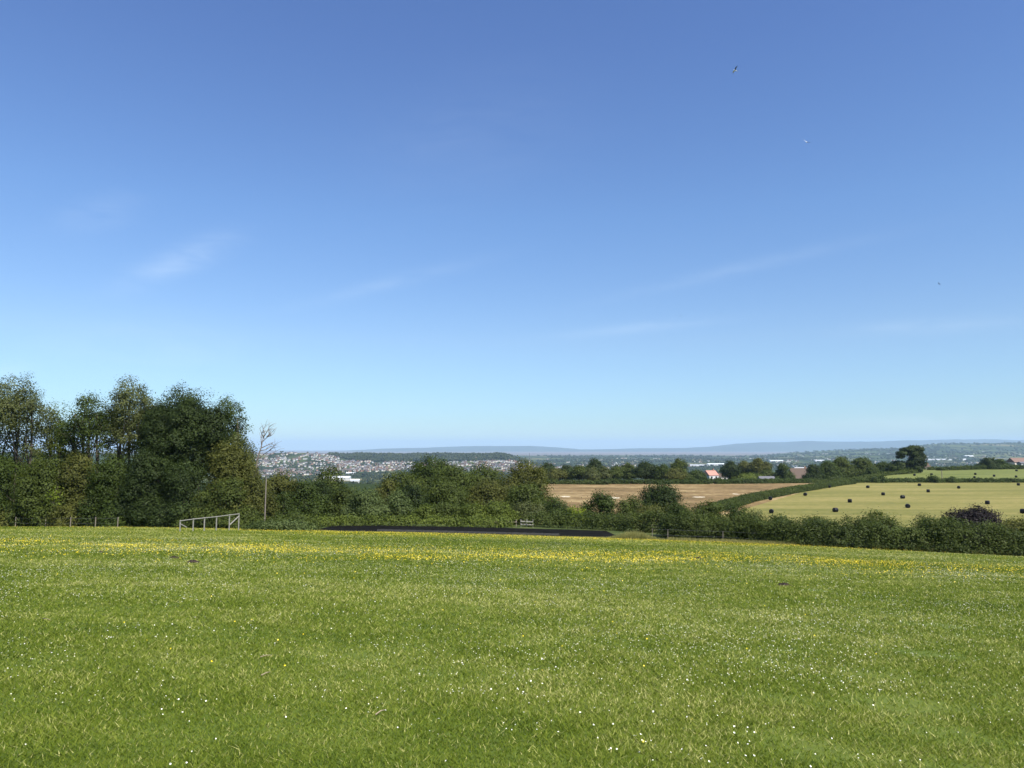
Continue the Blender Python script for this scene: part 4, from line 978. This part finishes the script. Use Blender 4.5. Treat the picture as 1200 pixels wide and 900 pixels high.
def flowers(name, X, Y, Hh, R, mats, midx_eye, label, tilt=.5):
    n = len(X); Z = H(X, Y) + Hh; k = 6; nrm = norm(np.stack([rs.normal(0, tilt, n), rs.normal(-.25, tilt, n), np.ones(n)], 1))
    t = norm(np.cross(nrm, np.array([1.0, .2, 0]))); b = np.cross(nrm, t); an = np.arange(k) * 6.283 / k
    c = np.stack([X, Y, Z], 1)
    ring = c[:, None] + (np.cos(an)[None, :, None] * t[:, None] + np.sin(an)[None, :, None] * b[:, None]) * R[:, None, None]
    V = ring.reshape(-1, 3); F = np.arange(n * k).reshape(n, k); mi = np.zeros(n, int)
    if midx_eye:
        c2 = c + nrm * .003; ring2 = c2[:, None] + (np.cos(an)[None, :, None] * t[:, None] + np.sin(an)[None, :, None] * b[:, None]) * (R * .34)[:, None, None]
        V = np.concatenate([V, ring2.reshape(-1, 3)]); F = np.concatenate([F, F + n * k]); mi = np.concatenate([mi, np.ones(n, int)])
    o = link(name, bigmesh(name, V, F, mats, None, mi)); tag(o, label, 'flowers', kind='stuff')
# daisies
N = 46000; Y = 3.6 + (46 - 3.6) * rs.uniform(0, 1, N) ** .72; X = rs.uniform(-1, 1, N) * (Y * .8 + 1.5)
dn = waves(X, Y, 31, 8, .5, 2.2) + .6 * waves(X, Y, 32, 6, 2, 6); ok = dn + rs.uniform(-.55, .35, N) > .22; X, Y = X[ok], Y[ok]
big_ = rs.uniform(0, 1, len(X)); R = (.0042 + .0042 * big_ ** 3) * (1 + .012 * Y)
flowers('daisies', X, Y, rs.uniform(.028, .065, len(X)), R, [M['daisy'], M['butter']], True, 'small white daisies scattered through the meadow grass')
# pale clover
N = 130000; Y = 4 + 56 * rs.uniform(0, 1, N) ** .8; X = rs.uniform(-1, 1, N) * (Y * .8 + 1.5); ok = waves(X, Y, 41, 8, .3, 1.4) + rs.uniform(-.4, .3, N) > .12; X, Y = X[ok], Y[ok]
flowers('clover', X, Y, rs.uniform(.02, .05, len(X)), .0048 * (1 + .014 * Y), [M['clover']], False, 'pale clover heads speckling the meadow grass')
# buttercups: thick in bands near the far edge, few near the camera
N = 520000; Y = rs.uniform(24, 82, N); X = rs.uniform(-1, 1, N) * (Y * .78); ok = Y < edge(X) - .3; X, Y = X[ok], Y[ok]
d_ = waves(X * .16, Y, 51, 7, .18, .6) * .9 + .55 * waves(X * .5, Y, 52, 8, .7, 2.6)
rw = 524 + FPX * (EYE - H(X, Y)) / Y; pxv = 600 + FPX * X / Y
cen = np.interp(pxv, [0, 300, 400, 600, 750, 900, 1000, 1200], [636, 640, 650, 650, 655, 646, 660, 668])
near_band = np.exp(-((rw - cen) / 8.5) ** 2) * np.interp(pxv, [0, 1000, 1080, 1200], [1, 1, .35, .2])
back_band = np.interp(pxv, [0, 270, 300, 760, 1000, 1100], [.15, .3, .9, .9, .8, 0]) * np.exp(-((Y - edge(X) + 5) / 5.) ** 2)
prob = .60 * np.clip(near_band * (d_ + .10), 0, 1) + .60 * np.clip(back_band * (d_ + .45), 0, 1) + .006
ok = rs.uniform(0, 1, len(X)) < prob; X, Y = X[ok], Y[ok]
X = np.concatenate([X, (x2 := rs.uniform(-18, 18, 260))]); Y = np.concatenate([Y, np.abs(x2) * 1.2 + rs.uniform(4, 20, 260)])
flowers('buttercups', X, Y, rs.uniform(.07, .15, len(X)) * np.clip(Y / 30, .4, 1), np.where(Y > 20, .0128, .009) * rs.uniform(.8, 1.2, len(X)), [M['butter']], False, 'yellow buttercups in bands across the far side of the meadow', .8)
